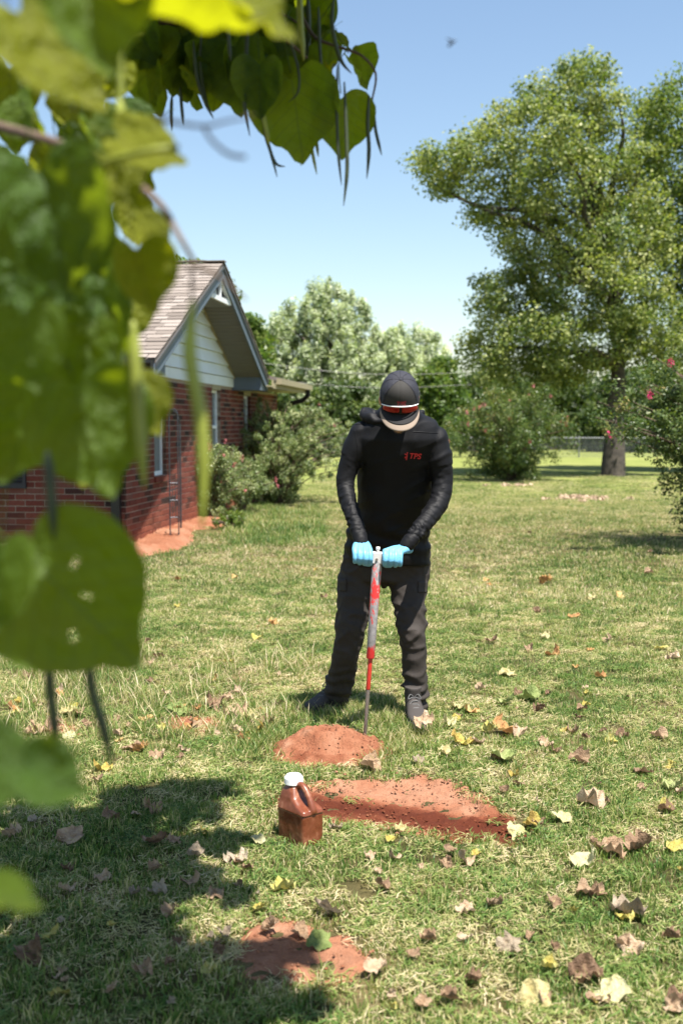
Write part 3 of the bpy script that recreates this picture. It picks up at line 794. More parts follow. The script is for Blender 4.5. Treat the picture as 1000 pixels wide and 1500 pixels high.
M['cotton_leaf'] = leafy('cottonwood_leaf', [(0, (.04, .072, .02)), (.35, (.10, .145, .036)), (.6, (.22, .25, .07)), (1, (.42, .42, .16))], .5, .35, 1.45, spec=.4)
M['silver_leaf'] = leafy('silvery_leaf', [(0, (.06, .10, .035)), (.3, (.14, .19, .08)), (.5, (.36, .41, .25)), (1, (.68, .70, .54))], .5, .3, 1.4, wamp=.15)
M['dark_leaf'] = leafy('dark_leaf', [(0, (.02, .04, .012)), (.5, (.05, .085, .02)), (1, (.13, .16, .035))], .5, .3, 1.6)
M['mid_leaf'] = leafy('mid_leaf', [(0, (.035, .065, .018)), (.4, (.085, .13, .03)), (.7, (.16, .19, .045)), (1, (.28, .29, .09))], .6, .4, 1.7, spec=.25)
M['green_leaf'] = leafy('fresh_leaf', [(0, (.03, .06, .012)), (.5, (.075, .13, .022)), (1, (.19, .22, .04))], .45, .35, 1.7)
M['myrtle_leaf'] = leafy('myrtle_leaf', [(0, (.022, .045, .013)), (.45, (.065, .105, .026)), (.75, (.14, .17, .045)), (1, (.26, .20, .08))], .45, .3, 1.5)
M['pale_leaf'] = leafy('pale_shrub_leaf', [(0, (.04, .07, .02)), (.45, (.12, .17, .055)), (.75, (.33, .36, .18)), (1, (.50, .50, .30))], .45, .3, 1.4)
M['pink'] = leafy('pink_blossom', [(0, (.36, .08, .11)), (.5, (.50, .16, .17)), (1, (.60, .30, .26))], .6, .3, 1.2, tint=(1, .8, .8))
M['magenta'] = leafy('magenta_blossom', [(0, (.50, .02, .12)), (1, (.75, .06, .22))], .6, .3, 1.2, tint=(1, .6, .8))

def tree(name, label, trunk_px, Y, th, fork_z, poly, nclus, crad, per, leaf, lmat, depth, seed, dist=.5, bark='bark', nl=16, tr=.25, lean=0, aspect=.65, extra=None, group=None, up=.35):
    b = W(trunk_px[0], trunk_px[1], Y); base = Vector((b.x, Y, 0))
    t = empty(name, base, label, 'tree', group)
    C = fill_px(poly, Y, depth, nclus, seed, .1, dist)
    r = random.Random(seed); g = Geo(); fork = base+Vector((lean, 0, fork_z))
    P = spline([base-Vector((0, 0, .3)), base+Vector((lean*.2, 0, fork_z*.35)), base+Vector((lean*.6, .05, fork_z*.7)), fork], 4)
    rad = lerp_list([th*1.35, th, th*.85, th*.8], 4); rad[1] = th*1.15
    g.tube([p-base for p in P], rad, 12)
    far = sorted(C, key=lambda q: r.random())[:nl]
    cx_ = sum(c.x for c in C)/len(C); zt_ = max(c.z for c in C); top = Vector((base.x*.45+cx_*.55, Y, fork_z+(zt_-fork_z)*.8)); LD = spline([fork, fork.lerp(top, .4)+Vector((.25, .1, 0)), top], 8)
    g.tube([p-base for p in LD], [th*.72*(1-.85*i/(len(LD)-1)) for i in range(len(LD))], 8)
    for i, q in enumerate(far):
        s = min(LD, key=lambda p: abs(p.z-(fork_z+max(0, q.z-fork_z)*.55))); m = s.lerp(q, r.uniform(.35, .6))+Vector((0, 0, .06*(q-s).length))
        limb(g, s-base, q-base, th*.42, th*.05, .10, 6, seed+i)
        for j in range(2):
            q2 = min(C, key=lambda c: (c-m).length+r.random()*2); limb(g, m-base, q2-base, th*.12, th*.03, .1, 5, seed*3+i*5+j)
    g.build('trunk', M[bark], t, smooth=True)
    CC = [c-base for c in C]; RR = [[crad*r.uniform(.6, 1.3)*q for q in ((1, 1, .75) if up < .9 else (.8, .8, 1.35))] for _ in CC]
    leaf_cloud('crown', CC, RR, [int(per*r.uniform(.5, 1.4)) for _ in CC], leaf, M[lmat], t, aspect, up, seed=seed)
    return t, C
# big cottonwood on the right
P1 = [(597,232),(615,210),(650,207),(690,190),(712,160),(735,128),(775,120),(810,98),(848,80),(880,92),(905,118),(920,160),(925,200),(950,260),(970,330),(985,400),(1000,470),(1010,520),(985,560),(940,556),(915,536),(880,540),(850,575),(800,585),(760,575),(725,570),(690,562),(672,520),(688,462),(676,432),(705,400),(740,400),(735,365),(712,345),(690,322),(662,292),(640,285),(625,262)]
tree('cottonwood_tree', 'tall cottonwood with a thick grey trunk and wide yellow green crown', (897, 697), 32.5, .30, 2.6, P1, 620, .55, 150, .10, 'cotton_leaf', 2.8, 21, .30, nl=24, lean=.1, bark='dark_bark')
P2 = [(915,205),(930,150),(965,115),(1000,108),(1040,120),(1090,180),(1130,300),(1150,450),(1120,560),(1040,600),(990,590),(960,540),(985,470),(960,400),(940,330),(922,260)]
tree('cottonwood_tree', 'darker cottonwood behind and beside the wide crowned one, cut by the picture edge', (1050, 690), 35.0, .32, 3.4, P2, 330, .6, 180, .11, 'mid_leaf', 2.6, 22, .36, nl=12)
# silvery trees beyond the fence
P3 = [(372,640),(366,560),(362,500),(385,465),(415,455),(440,425),(470,412),(505,425),(540,440),(546,470),(560,480),(600,500),(625,540),(625,645),(560,655),(450,655)]
tree('silver_maple_tree', 'broad pale silvery green tree with dense rounded crown beyond the fence', (500, 672), 57, .3, 1.6, P3, 520, .42, 300, .125, 'silver_leaf', 3.2, 31, .6, bark='dark_bark', nl=14, up=1.0)
P4 = [(545,640),(550,520),(565,485),(590,474),(615,480),(640,490),(655,515),(668,545),(675,600),(670,640)]
tree('silver_maple_tree', 'smaller pale silvery tree showing between the capped head and the dark round tree', (610, 672), 66, .25, 1.6, P4, 230, .42, 260, .14, 'silver_leaf', 2.2, 32, .7, bark='dark_bark', nl=8, up=1.0)
P5 = [(612,640),(608,580),(618,540),(640,522),(662,530),(678,560),(684,600),(682,645)]
tree('round_tree', 'small bright green round tree right behind the man by the fence', (648, 676), 50, .14, .9, P5, 80, .5, 240, .15, 'green_leaf', 1.3, 33, .4, nl=6)
P6 = [(330,600),(340,480),(352,458),(366,452),(378,470),(388,500),(392,600)]
tree('yellow_green_tree', 'narrow yellow green tree peeping out behind the shingle roof', (362, 672), 46, .15, 1.5, P6, 55, .6, 200, .17, 'green_leaf', 1.5, 34, .4, nl=6)
P7 = [(225,470),(232,402),(255,388),(285,390),(318,397),(335,430),(330,480)]
tree('yard_tree', 'tree behind the house with only its top above the ridge', (275, 672), 40, .2, 3, P7, 50, .6, 160, .17, 'green_leaf', 1.5, 35, .5, nl=6)
P7b = [(366,655),(370,560),(400,560),(440,600),(450,655)]
tree('dark_tree', 'low dark tree in the shade behind the back eave of the house', (405, 672), 48, .15, .8, P7b, 40, .6, 200, .17, 'dark_leaf', 1.2, 36, .4, nl=4)
P7c = [(440,655),(430,600),(450,570),(520,560),(560,585),(560,655)]
tree('dark_tree', 'low dark tree under the silvery crown behind the wire fence', (500, 674), 51, .15, .8, P7c, 60, .6, 220, .17, 'dark_leaf', 1.0, 37, .4, nl=5)
# woodland edge to the right, beyond the fence
woods = [((700, 672), 62, [(670,668),(672,560),(700,545),(740,540),(770,560),(780,668)], 'dark thicket tree seen past the left side of the pink flowering shrub'),
         ((820, 672), 66, [(770,668),(765,560),(810,540),(860,545),(880,600),(870,668)], 'shaded tree beyond the fence between the flowering shrub and the thick trunk'),
         ((935, 672), 60, [(865,668),(870,560),(920,540),(985,545),(1010,600),(1000,668)], 'sunlit leafy tree beyond the fence right of the thick trunk'),
         ((1050, 672), 64, [(985,668),(990,550),(1040,530),(1110,545),(1120,668)], 'leafy tree beyond the fence mostly past the picture edge')]
for i, (tp, Y, poly, lab) in enumerate(woods):
    tree('woodland_tree', lab, tp, Y, .16, 1.6, poly, 120, .85, 200, .2, 'dark_leaf', 2, 50+i, .7, bark='bark', nl=12, group='trees along the far side of the fence')
# far-off wood closing the horizon
rr = random.Random(5); C = []; RR = []
for k in range(520):
    x = rr.uniform(-75, 75); C.append((x, rr.uniform(88, 112), rr.uniform(.3, 2.6+1.2*noise.noise(Vector((x*.1, 0, 0)))))); RR.append((2.2, 2.2, 1.4))
o = leaf_cloud('far_wood', C, RR, 130, .5, M['dark_leaf'], None, .7, seed=77); tag(o, 'low far off line of woods closing the horizon', 'woods', kind='stuff')

# multi-stemmed shrubs
def shrub(name, label, base, hgt_, rad, nstem, per, leaf, lmat, seed, flowers=None, arch=.5, crad=.16, cat='shrub', npt=6, low=.25, group=None, aspect=.55, z0=.12):
    r = random.Random(seed); t = empty(name, base, label, cat, group); g = Geo(); C = []; RR = []; tips = []
    for k in range(nstem):
        a = r.uniform(0, 6.283); q = r.uniform(.25, 1); end = Vector((math.cos(a)*rad*q, math.sin(a)*rad*q, hgt_*(1-.55*q*q*arch*1.4)*r.uniform(.75, 1.02)))
        b0 = Vector((math.cos(a), math.sin(a), 0))*rad*.12*r.random(); mid = Vector((end.x*.35, end.y*.35, end.z*.72)); P = spline([b0-Vector((0, 0, .05)), mid, end], 6)
        g.tube(P, [.016*(1-.75*i/(len(P)-1)) for i in range(len(P))], 5)
        for i in range(npt):
            f = low+(1-low)*i/(npt-1); p = P[min(len(P)-1, int(f*(len(P)-1)))]
            sp = crad*(1.5-.8*f); c = p+Vector((r.gauss(0, sp), r.gauss(0, sp), r.gauss(0, sp*.6)))
            if c.z > z0: C.append(c); RR.append([crad*r.uniform(.6, 1.2)]*3)
        tips.append(end)
    g.build('stem', M['twig'], t, smooth=True)
    leaf_cloud('foliage', C, RR, [int(per*r.uniform(.6, 1.4)) for _ in C], leaf, M[lmat], t, aspect, seed=seed)
    if flowers:
        fm, nf, fr, fs, fper = flowers
        for _ in range(nf):
            p = r.choice(tips)+Vector((r.gauss(0, .12), r.gauss(0, .12), r.gauss(.02, .08)))
            leaf_cloud('blossom', [Vector((0, 0, 0))], [[fr, fr, fr*1.5]], fper, fs, M[fm], t, .9, seed=r.randint(0, 9999)).location = p
    return t
b = G(745, 704); shrub('crape_myrtle', 'many stemmed crape myrtle with pale pink blossom in the middle of the lawn', b, 2.6, 1.9, 66, 90, .06, 'myrtle_leaf', 61, ('pink', 26, .05, .03, 22), .8, .25, npt=7, low=.12)
b = G(1078, 802); tR = shrub('crape_myrtle', 'large crape myrtle with magenta blossom cut by the right picture edge', b, 2.6, 2.0, 90, 85, .045, 'myrtle_leaf', 62, ('magenta', 12, .045, .022, 40), .62, .17, npt=9, low=.2, z0=.25)
b = G(408, 738); shrub('spreading_shrub', 'spreading pale green shrub with arching branches by the far end of the gable wall', b, 2.05, 1.9, 90, 85, .036, 'pale_leaf', 63, ('pink', 3, .03, .02, 16), .8, .095, npt=10, low=.12)
b = G(312, 762); shrub('rose_shrub', 'rose shrub with salmon pink flowers between the two gable windows', b, 1.18, .62, 34, 80, .032, 'pale_leaf', 64, ('pink', 14, .04, .02, 28), .6, .10, npt=7, low=.2)
b = G(352, 752); shrub('low_shrub', 'low pale bushy shrub between the rose and the spreading shrub', b, .95, .55, 26, 70, .032, 'pale_leaf', 65, ('pink', 4, .04, .022, 20), .6, .10, npt=7, low=.15)
b = G(338, 776); shrub('ground_weed', 'low clump of dark green weeds at the foot of the rose shrub', b, .22, .30, 16, 30, .035, 'green_leaf', 66, None, .6, .06, cat='weed', npt=4, low=.2, z0=.02)
b = G(247, 772); shrub('ground_weed', 'small leafy weed growing against the brick beside the wire trellis', b, .25, .12, 8, 16, .04, 'green_leaf', 67, None, .6, .05, cat='weed', npt=4, low=.2, z0=.02)
b = G(985, 655, -.4); 

# small heap of leaf litter on the far lawn
o = leaf_cloud('leaf_litter', [tuple(G(852, 731)+Vector((random.gauss(0, .28), random.gauss(0, .35), .03))) for _ in range(26)], [[.12, .2, .03]]*26, 26, .06, simple('dry_litter', (.42, .30, .20), .8), None, .7)
tag(o, 'low pale heap of dry leaf litter on the lawn before the thick trunk', 'leaf litter', kind='stuff')
o = leaf_cloud('leaf_litter', [tuple(G(745+random.gauss(0, 14), 712)+Vector((0, 0, .03))) for _ in range(10)], [[.1, .2, .04]]*10, 16, .06, bpy.data.materials['dry_litter'], None, .7)
tag(o, 'few dry leaves lying under the middle crape myrtle', 'leaf litter', kind='stuff')

# ------------------------------------------------------------------ chain-link fence
fe = empty('chain_link_fence', (0, 50, 0), 'low galvanised chain link fence along the far edge of the lawn', 'fence')
FH = .86
for k in range(22):
    g = Geo(); g.tube([(0, 0, -.3), (0, 0, FH+.04)], .03, 8); g.ball((0, 0, FH+.05), .035, 8, 5)
    q = g.build('post', M['galv'], fe); q.location = (-26+2.6*k, 0, 0)
g = Geo(); g.tube([(-26, 0, FH), (29, 0, FH)], .026, 6); g.build('top_rail', M['galv'], fe)
g = Geo(); st = .11; n = int(55/st)
for k in range(n):
    x = -26+k*st
    for s in (1, -1):
        a = Vector((x, .03*s, 0)); b_ = Vector((x+s*FH, .03*s, FH)); d = Vector((0, .003, 0)); u = Vector((.0035, 0, -.0035*s))
        g.add([a-u, a+u, b_+u, b_-u], [(0, 1, 2, 3)])
q = g.build('wire_mesh', M['galv'], fe); q['kind'] = 'stuff'
# power lines beyond
for (a, b_, lab) in (((380, 531), (690, 545), 'upper of two thin power lines before the silvery tree'), ((380, 553), (690, 563), 'lower of two thin power lines before the silvery tree')):
    A = W(*a, 44); B = W(*b_, 44); P = [A.lerp(B, i/12)-Vector((0, 0, .25*math.sin(math.pi*i/12))) for i in range(13)]
    g = Geo(); g.tube(P, .007, 5); tag(g.build('power_line', M['black_metal']), lab, 'power line')

# ------------------------------------------------------------------ wire trellis by the house
tb = G(256, 792); tr = empty('garden_trellis', tb, 'tall arched black wire trellis standing in the soil by the house corner', 'trellis')
def warch(y, hw_, top):
    P = [(-hw_, y, -.12), (-hw_, y, top-hw_)]+[(-hw_*math.cos(math.pi*i/10), y, top-hw_+hw_*math.sin(math.pi*i/10)*1.4) for i in range(1, 10)]+[(hw_, y, top-hw_), (hw_, y, .05)]
    return P
g = Geo(); g.tube(warch(0, .055, 1.66), .008, 6); g.build('arch', M['dark_iron'], tr)
g = Geo(); g.tube([(.06, .16, .15), (.06, .16, 1.5), (.03, .1, 1.62), (0, .03, 1.66)], .011, 6); g.build('arch', M['dark_iron'], tr)
for z0, tl in ((.30, 0), (.52, 0), (.64, .05), (.74, 0)):
    g = Geo(); g.tube([(-.055, 0, z0), (.06, .01, z0+tl)], .006, 5); g.build('rung', M['dark_iron'], tr)
for x in (-.02, .02):
    g = Geo(); g.tube([(x, .005, .30), (x, .005, .74)], .005, 5); g.build('rung', M['dark_iron'], tr)
# ------------------------------------------------------------------ the man
def fabric(name, c, rough=.8, scale=3, var=.12, weave=900, wb=.15, sheen=.0, crease=0, cs=14, st=(1, 1, 1)):
    m, nt, b = new_mat(name); f = noise_tex(nt, scale, 4)
    nt.links.new(ramp(nt, f, [(.3, tuple(x*(1-var) for x in c)), (.7, tuple(x*(1+var) for x in c))]), b.inputs['Base Color'])
    b.inputs['Roughness'].default_value = rough; b.inputs['Specular IOR Level'].default_value = .22; b.inputs['Sheen Weight'].default_value = sheen
    h = noise_tex(nt, weave, 2)
    if crease: h = mth(nt, 'ADD', mth(nt, 'MULTIPLY', h, .15), noise_tex(nt, cs, 3, stretch=st, rough=.5))
    bump(nt, b, h, crease if crease else wb, .012 if crease else .002); return m
M['shirt'] = fabric('black_jersey', (.0042, .0042, .0056), .62, crease=.12, cs=9, st=(1.5, 1, .7))
M['trouser'] = fabric('charcoal_trouser_cloth', (.036, .030, .0265), .75, crease=.35, cs=13, st=(1.6, 1.6, .8))
M['shoe'] = fabric('dark_shoe_cloth', (.048, .042, .039), .7, weave=300, wb=.4)
M['sole'] = simple('shoe_sole_rubber', (.05, .045, .04), .8)
M['lace'] = simple('shoe_lace', (.10, .10, .10), .7)
M['skin'] = simple('skin', (.42, .22, .14), .5, var=.08)
M['eye'] = simple('eye_white', (.6, .58, .55), .3, var=.02)
M['lip'] = simple('lips', (.36, .13, .10), .5)
M['beard'] = simple('short_dark_beard', (.05, .03, .02), .8, var=.4, scale=60)
M['cap_front'] = fabric('charcoal_cap_cloth', (.035, .033, .031), .8)
M['cap_mesh'] = simple('dark_blue_cap_mesh', (.013, .0135, .023), .7, bmp=.8, bscale=420)
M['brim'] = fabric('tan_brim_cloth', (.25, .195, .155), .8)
M['brim_top'] = fabric('dark_brim_inner', (.018, .017, .018), .75)  # dark tone laid over the inner part of the tan brim
M['gl_white'] = simple('white_plastic', (.85, .85, .85), .3, var=.02)
M['red_lens'] = simple('red_mirror_lens', (.28, .015, .012), .12, metal=.4, var=.2)
M['red_print'] = simple('red_print', (.50, .02, .025), .6, var=.05)
M['dark_red_print'] = simple('dark_red_print', (.22, .012, .02), .7, var=.05)
M['glove'] = simple('blue_nitrile', (.12, .35, .53), .5, var=.1, scale=25, bmp=.35, bscale=90)
feetL = G(490, 1040); 
man = empty('person', G(550, 1055), 'man in black top, cap and blue gloves pressing a probe into the soil', 'person')
mo_ = man.location.copy()
def tom(p): return Vector(p)-mo_
SH = lambda px, py, Y: tom(W(px, py, Y))
def ell(c, rx, ry, n=24, tilt=0, yaw=0, sq=2.4):
    out = []; rot = Matrix.Rotation(yaw, 3, 'Z') @ Matrix.Rotation(tilt, 3, 'X')
    for i in range(n):
        a = 2*math.pi*i/n; ca, sa = math.cos(a), math.sin(a)
        x = rx*math.copysign(abs(ca)**(2/sq), ca); y = ry*math.copysign(abs(sa)**(2/sq), sa)
        out.append(Vector(c)+rot @ Vector((x, y, 0)))
    return out
def sect(py, x0, x1, Y, ry, tilt=0, sq=2.4):
    a = SH(x0, py, Y); b = SH(x1, py, Y); return ell((a+b)/2, (b-a).length/2, ry, tilt=tilt, sq=sq)
def chain(g, P, Rr, n=16):
    P = [Vector(p) for p in P]; S = spline(P, 6); RR = lerp_list(Rr, 6); g.tube(S, RR, n)
    g.ball(S[0], RR[0]*.99, n, 10); g.ball(S[-1], RR[-1]*.99, n, 10)
# --- trousers
g = Geo()
TL = R(8)
g.loft([sect(786, 508, 627, 5.86, .125), sect(812, 506, 628, 5.88, .135), sect(835, 499, 628, 5.88, .135), sect(848, 499, 628, 5.87, .120)])
g.ball(SH(562, 838, 5.88), (.026, .085, .085), 16, 10)
legL = [((526, 842), 5.87, 30, .100), ((519, 885), 5.84, 23.5, .088), ((512.5, 928), 5.80, 20, .078), ((506, 960), 5.80, 19.5, .072), ((500, 990), 5.85, 18, .066), ((494, 1015), 5.90, 17.5, .062), ((491, 1031), 5.92, 18, .062)]
legR = [((596, 842), 5.86, 30, .100), ((599, 885), 5.80, 22.5, .088), ((603.5, 928), 5.74, 18.5, .078), ((606.5, 960), 5.74, 17, .072), ((607.5, 1000), 5.74, 15.5, .066), ((609, 1027), 5.75, 14.5, .062), ((610, 1048), 5.74, 15.5, .064)]
for leg in (legL, legR):
    g.loft([sect(c[1], c[0]-w_, c[0]+w_, Y, ry, sq=2.1) for c, Y, w_, ry in leg])
me = organic(g, .008, 6)
a = verts_np(me); n = normals_np(me); d = np.zeros(len(a))
for i in range(len(a)):
    x, y, z = a[i]+np.array(mo_)
    v = Vector((x, y, z)); 
    nn = noise.noise(Vector((x*7+z*4, y*7, z*10)))  # slanting creases
    rr_ = 1-abs(noise.noise(Vector((x*9-z*5+3, y*9, z*13))))*2.2
    knee = math.exp(-((z-.50)/.10)**2); ank = math.exp(-((z-.14)/.09)**2); hip = math.exp(-((z-.80)/.08)**2)
    f = .006*nn+.0085*max(0, rr_)**1.5*(.7+knee+1.2*ank+.6*hip)+.006*max(0, 1-3.5*abs(noise.noise(Vector((x*11+z*9, y*8, z*9+7)))))*(.5+knee)
    f += .006*ank*math.sin(z*120+6*noise.noise(v*6))
    if z > .86: f *= .2
    d[i] = f
set_verts(me, a+n*d[:, None]); me.materials.append(M['trouser']); tro = link('trousers', me, man)
# cargo pocket flap on both thighs, thin panels following the cloth
def cloth_patch(target_me, px0, px1, py0, py1, Y, off, mat, name, parent, nu=8, nv=8):
    bvh = BVHTree.FromPolygons([v.co for v in target_me.vertices], [tuple(p.vertices) for p in target_me.polygons])
    V = []; cams = tom((0, 0, CH))
    for j in range(nv+1):
        for i in range(nu+1):
            q = SH(px0+(px1-px0)*i/nu, py0+(py1-py0)*j/nv, Y); dd = (q-cams).normalized(); h = bvh.ray_cast(cams, dd)
            p = h[0]-dd*off if h[0] is not None else None; V.append(p)
    F = []
    for j in range(nv):
        for i in range(nu):
            k = [j*(nu+1)+i, j*(nu+1)+i+1, (j+1)*(nu+1)+i+1, (j+1)*(nu+1)+i]
            if all(V[q] is not None for q in k): F.append(tuple(k))
    V = [v if v is not None else Vector((0, 0, 0)) for v in V]
    g = Geo(); g.add(V, F); o = g.build(name, mat, parent, True); s = o.modifiers.new('s', 'SOLIDIFY'); s.thickness = .004; s.offset = 0; return o
cloth_patch(me, 612, 627, 852, 868, 5.7, .004, M['trouser'], 'pocket_flap', tro)
cloth_patch(me, 497, 507, 848, 866, 5.7, .004, M['trouser'], 'pocket_flap', tro)
# --- shirt: torso and both sleeves as one garment
g = Geo()
g.loft([sect(826, 512, 629, 5.84, .138), sect(800, 505, 629, 5.83, .140), sect(775, 510, 626, 5.80, .135), sect(745, 522, 630, 5.76, .130), sect(712, 525, 635, 5.72, .132), sect(680, 523, 635, 5.68, .135, R(8)),
        sect(655, 519, 642, 5.64, .132, R(12)), sect(635, 520, 646, 5.60, .115, R(18)), sect(620, 530, 640, 5.58, .09, R(24)), sect(610, 546, 622, 5.56, .07, R(28)), sect(600, 556, 610, 5.53, .06, R(30))])
armL = [SH(531, 634, 5.60), SH(519, 660, 5.60), SH(508, 692, 5.60), SH(506, 716, 5.58), SH(514, 748, 5.50), SH(524, 776, 5.43), SH(528, 794, 5.395)]
rL = [.062, .058, .050, .046, .042, .039, .0365]
armR = [SH(637, 643, 5.60), SH(643, 672, 5.60), SH(647.5, 704, 5.60), SH(643, 734, 5.56), SH(625, 762, 5.48), SH(606, 786, 5.41), SH(595, 799, 5.39)]
rR = [.064, .063, .054, .050, .045, .040, .0375]
chain(g, armL, rL); chain(g, armR, rR)
me = organic(g, .0065, 7)
a = verts_np(me); n = normals_np(me); d = np.zeros(len(a))
def axis_param(P):
    S = spline(P, 8); A = np.array([tuple(p) for p in S]); L = np.concatenate([[0], np.cumsum(np.linalg.norm(np.diff(A, axis=0), axis=1))]); return A, L
aL, lL = axis_param(armL); aR, lR = axis_param(armR)
for i in range(len(a)):
    p = a[i]; v = Vector(p); f = 0; arm = 0
    for A, L, rad in ((aL, lL, .062), (aR, lR, .066)):
        dd = np.linalg.norm(A-p, axis=1); k = int(dd.argmin())
        if dd[k] < rad*1.28 and L[k] > .13:
            s = L[k]; t = s/L[-1]; arm = 1
            ph = 2.0*noise.noise(v*8)+.9*noise.noise(v*20)
            amp = .0012+.0042*max(0, (t-.40)/.60)**.7
            m_ = .55+.9*noise.noise(v*13+Vector((4, 4, 4)))
            f = amp*m_*(1-2.2*abs(math.sin(s*150+ph*2.6))**.8)+.5*amp*math.sin(s*95+ph*3)
            f += .003*noise.noise(Vector((p[0]*20, p[1]*20, p[2]*10)))
            if t > .93: f *= .25
    if not arm:
        x, y, z = p[0], p[1], p[2]
        f = .007*noise.noise(Vector((x*8+z*6, y*5, z*5)))+.005*max(0, 1-3*abs(noise.noise(Vector((x*6-z*7, y*5, z*7+5)))))
        low = math.exp(-((z-.93)/.10)**2); f += .007*low*math.sin(z*70+x*18+5*noise.noise(v*5))
    d[i] = f
set_verts(me, a+n*d[:, None]); me.materials.append(M['shirt']); shirt = link('shirt', me, man); shirt_me = me
# shoulder seams
bvh = BVHTree.FromPolygons([v.co for v in shirt_me.vertices], [tuple(p.vertices) for p in shirt_me.polygons])
def seam(pts, rad=.0016, Y=5.5, parent=shirt, name='seam', mat='shirt'):
    cams = tom((0, 0, CH)); P = []
    for x, y in pts:
        q = SH(x, y, Y); dd = (q-cams).normalized(); h = bvh.ray_cast(cams, dd)
        if h[0] is not None: P.append(h[0]-dd*.001)
    if len(P) > 2:
        g = Geo(); g.tube(P, rad, 5); g.build(name, M[mat], parent)
seam([(517+2.3*i, 622-.1*i) for i in range(9)]); seam([(605+3.6*i, 632-.0*i+.25*i) for i in range(11)]); seam([(643-1.5*i, 634+7*i-.3*i*i) for i in range(7)]); seam([(519+.9*i, 624+7*i) for i in range(7)])
# hood lying round the neck
g = Geo(); hc = SH(580, 612, 5.60)
hp = [hc+Vector((.135*math.cos(q)*1.0-.012, .10*math.sin(q)+.01, .004-.040*max(0, -math.sin(q))+.014*math.cos(q+2.6))) for q in [2*math.pi*i/14 for i in range(15)]]
g.tube(spline(hp, 3), [.022+.010*max(0, math.cos(2*math.pi*i/42-2.7)) for i in range(43)], 12)
g.ball(SH(544, 619, 5.60), (.034, .05, .030), 14, 10, Matrix.Rotation(R(-25), 3, 'Y')); g.ball(SH(556, 612, 5.66), (.06, .05, .035)); g.ball(SH(607, 607, 5.68), (.05, .05, .03))
me = organic(g, .007, 4); a = verts_np(me); n = normals_np(me)
d = np.array([.008*max(-.3, 1-3.2*abs(noise.noise(Vector(p)*17))) for p in a]); set_verts(me, a+n*d[:, None]); me.materials.append(M['shirt']); link('hood', me, man)
# --- head, neck, forearms: the body itself, one skin
B = R(50); HC = SH(584.5, 588, 5.36); U = Vector((0, -math.sin(B), math.cos(B))); Fw = Vector((0, -math.cos(B), -math.sin(B))); X = Vector((1, 0, 0))
HM = Matrix((X, -Fw, U)).transposed()      # local head: x right, y back, z up
def hd(x, y, z): return HC+HM @ Vector((x, y, z))
g = Geo(); g.ball(hd(0, .005, .02), (.078, .098, .095), 20, 14, HM); g.ball(hd(0, -.045, -.055), (.056, .05, .065), 18, 12, HM); g.ball(hd(0, -.075, -.10), (.030, .028, .022), 14, 10, HM)
g.ball(hd(0, -.105, -.035), (.014, .020, .020), 12, 8, HM); g.ball(hd(0, -.098, -.015), (.010, .014, .028), 12, 8, HM)
g.ball(hd(0, -.088, -.005), (.055, .02, .012), 14, 8, HM); g.ball(hd(0, -.092, -.072), (.024, .012, .010), 12, 8, HM)
for s in (-1, 1):
    g.ball(hd(.085*s, .012, -.008), (.011, .022, .034), 12, 10, HM @ Matrix.Rotation(R(-18*s), 3, 'Z')); g.ball(hd(.045*s, -.075, -.045), (.024, .02, .022), 12, 8, HM)
neck0 = hd(0, .03, -.05); g.tube([neck0, (neck0+SH(581, 616, 5.60))/2, SH(581, 625, 5.62)], [.062, .060, .066], 16)
body_me = organic(g, .0055, 3)
body_me.materials.append(M['skin']); body = link('body', body_me, man)
for s in (-1, 1):
    g = Geo(); g.ball(hd(.031*s, -.088, -.020), .0115, 14, 10); g.build('eye', M['eye'], body, True)
g = Geo(); g.ball(hd(0, -.101, -.075), (.022, .006, .006), 14, 8, HM); g.build('lips', M['lip'], body, True)
g = Geo()
g.ball(hd(0, -.050, -.075), (.056, .047, .050), 18, 12, HM); g.ball(hd(0, -.08, -.112), (.028, .022, .018), 14, 8, HM); bm_ = organic(g, .006, 2)
bm_.materials.append(M['beard']); link('beard', bm_, man)
g = Geo(); g.ball(hd(0, .03, .0), (.082, .085, .078), 20, 14, HM); g.build('hair', M['beard'], man, True)
# --- cap
CA, CB, CZ = .090, .112, .113; ctr = (0, .008, .028)
def capp(u, v, k=1.0):   # u: angle round, v: 0 rim .. 1 top
    a = u; ph = v*math.pi/2; rr_ = math.cos(ph)**.82; front = max(0, math.cos(a))     # a=0 points to the face
    zz = CZ*math.copysign(abs(math.sin(ph))**.92, ph)*(1+.10*front*math.sin(2*ph))
    return hd(ctr[0]+CA*k*rr_*math.sin(a), ctr[1]-CB*k*rr_*math.cos(a)*(1-.0*front), ctr[2]+zz*k)
def cap_part(a0, a1, v0, v1, name, mat, parent, k=1.0, nu=24, nv=14, th=.004):
    V = [capp(a0+(a1-a0)*i/nu, v0+(v1-v0)*j/nv, k) for j in range(nv+1) for i in range(nu+1)]
    F = [(j*(nu+1)+i, j*(nu+1)+i+1, (j+1)*(nu+1)+i+1, (j+1)*(nu+1)+i) for j in range(nv) for i in range(nu)]
    g = Geo(); g.add(V, F); o = g.build(name, mat, parent, True); s = o.modifiers.new('s', 'SOLIDIFY'); s.thickness = th; s.offset = 0; return o
cap = bpy.data.objects.new('cap', None); col.objects.link(cap); cap.parent = man
cap_part(-.98, .98, 0, .985, 'front_panel', M['cap_front'], cap, 1.0, 30)
cap_part(.98, 2*math.pi-.98, 0, .985, 'mesh_panel', M['cap_mesh'], cap, 1.0, 40)
g = Geo(); g.ball(capp(0, 1)+U*.002, (.008, .008, .005), 12, 8, HM); g.build('button', M['cap_mesh'], cap, True)
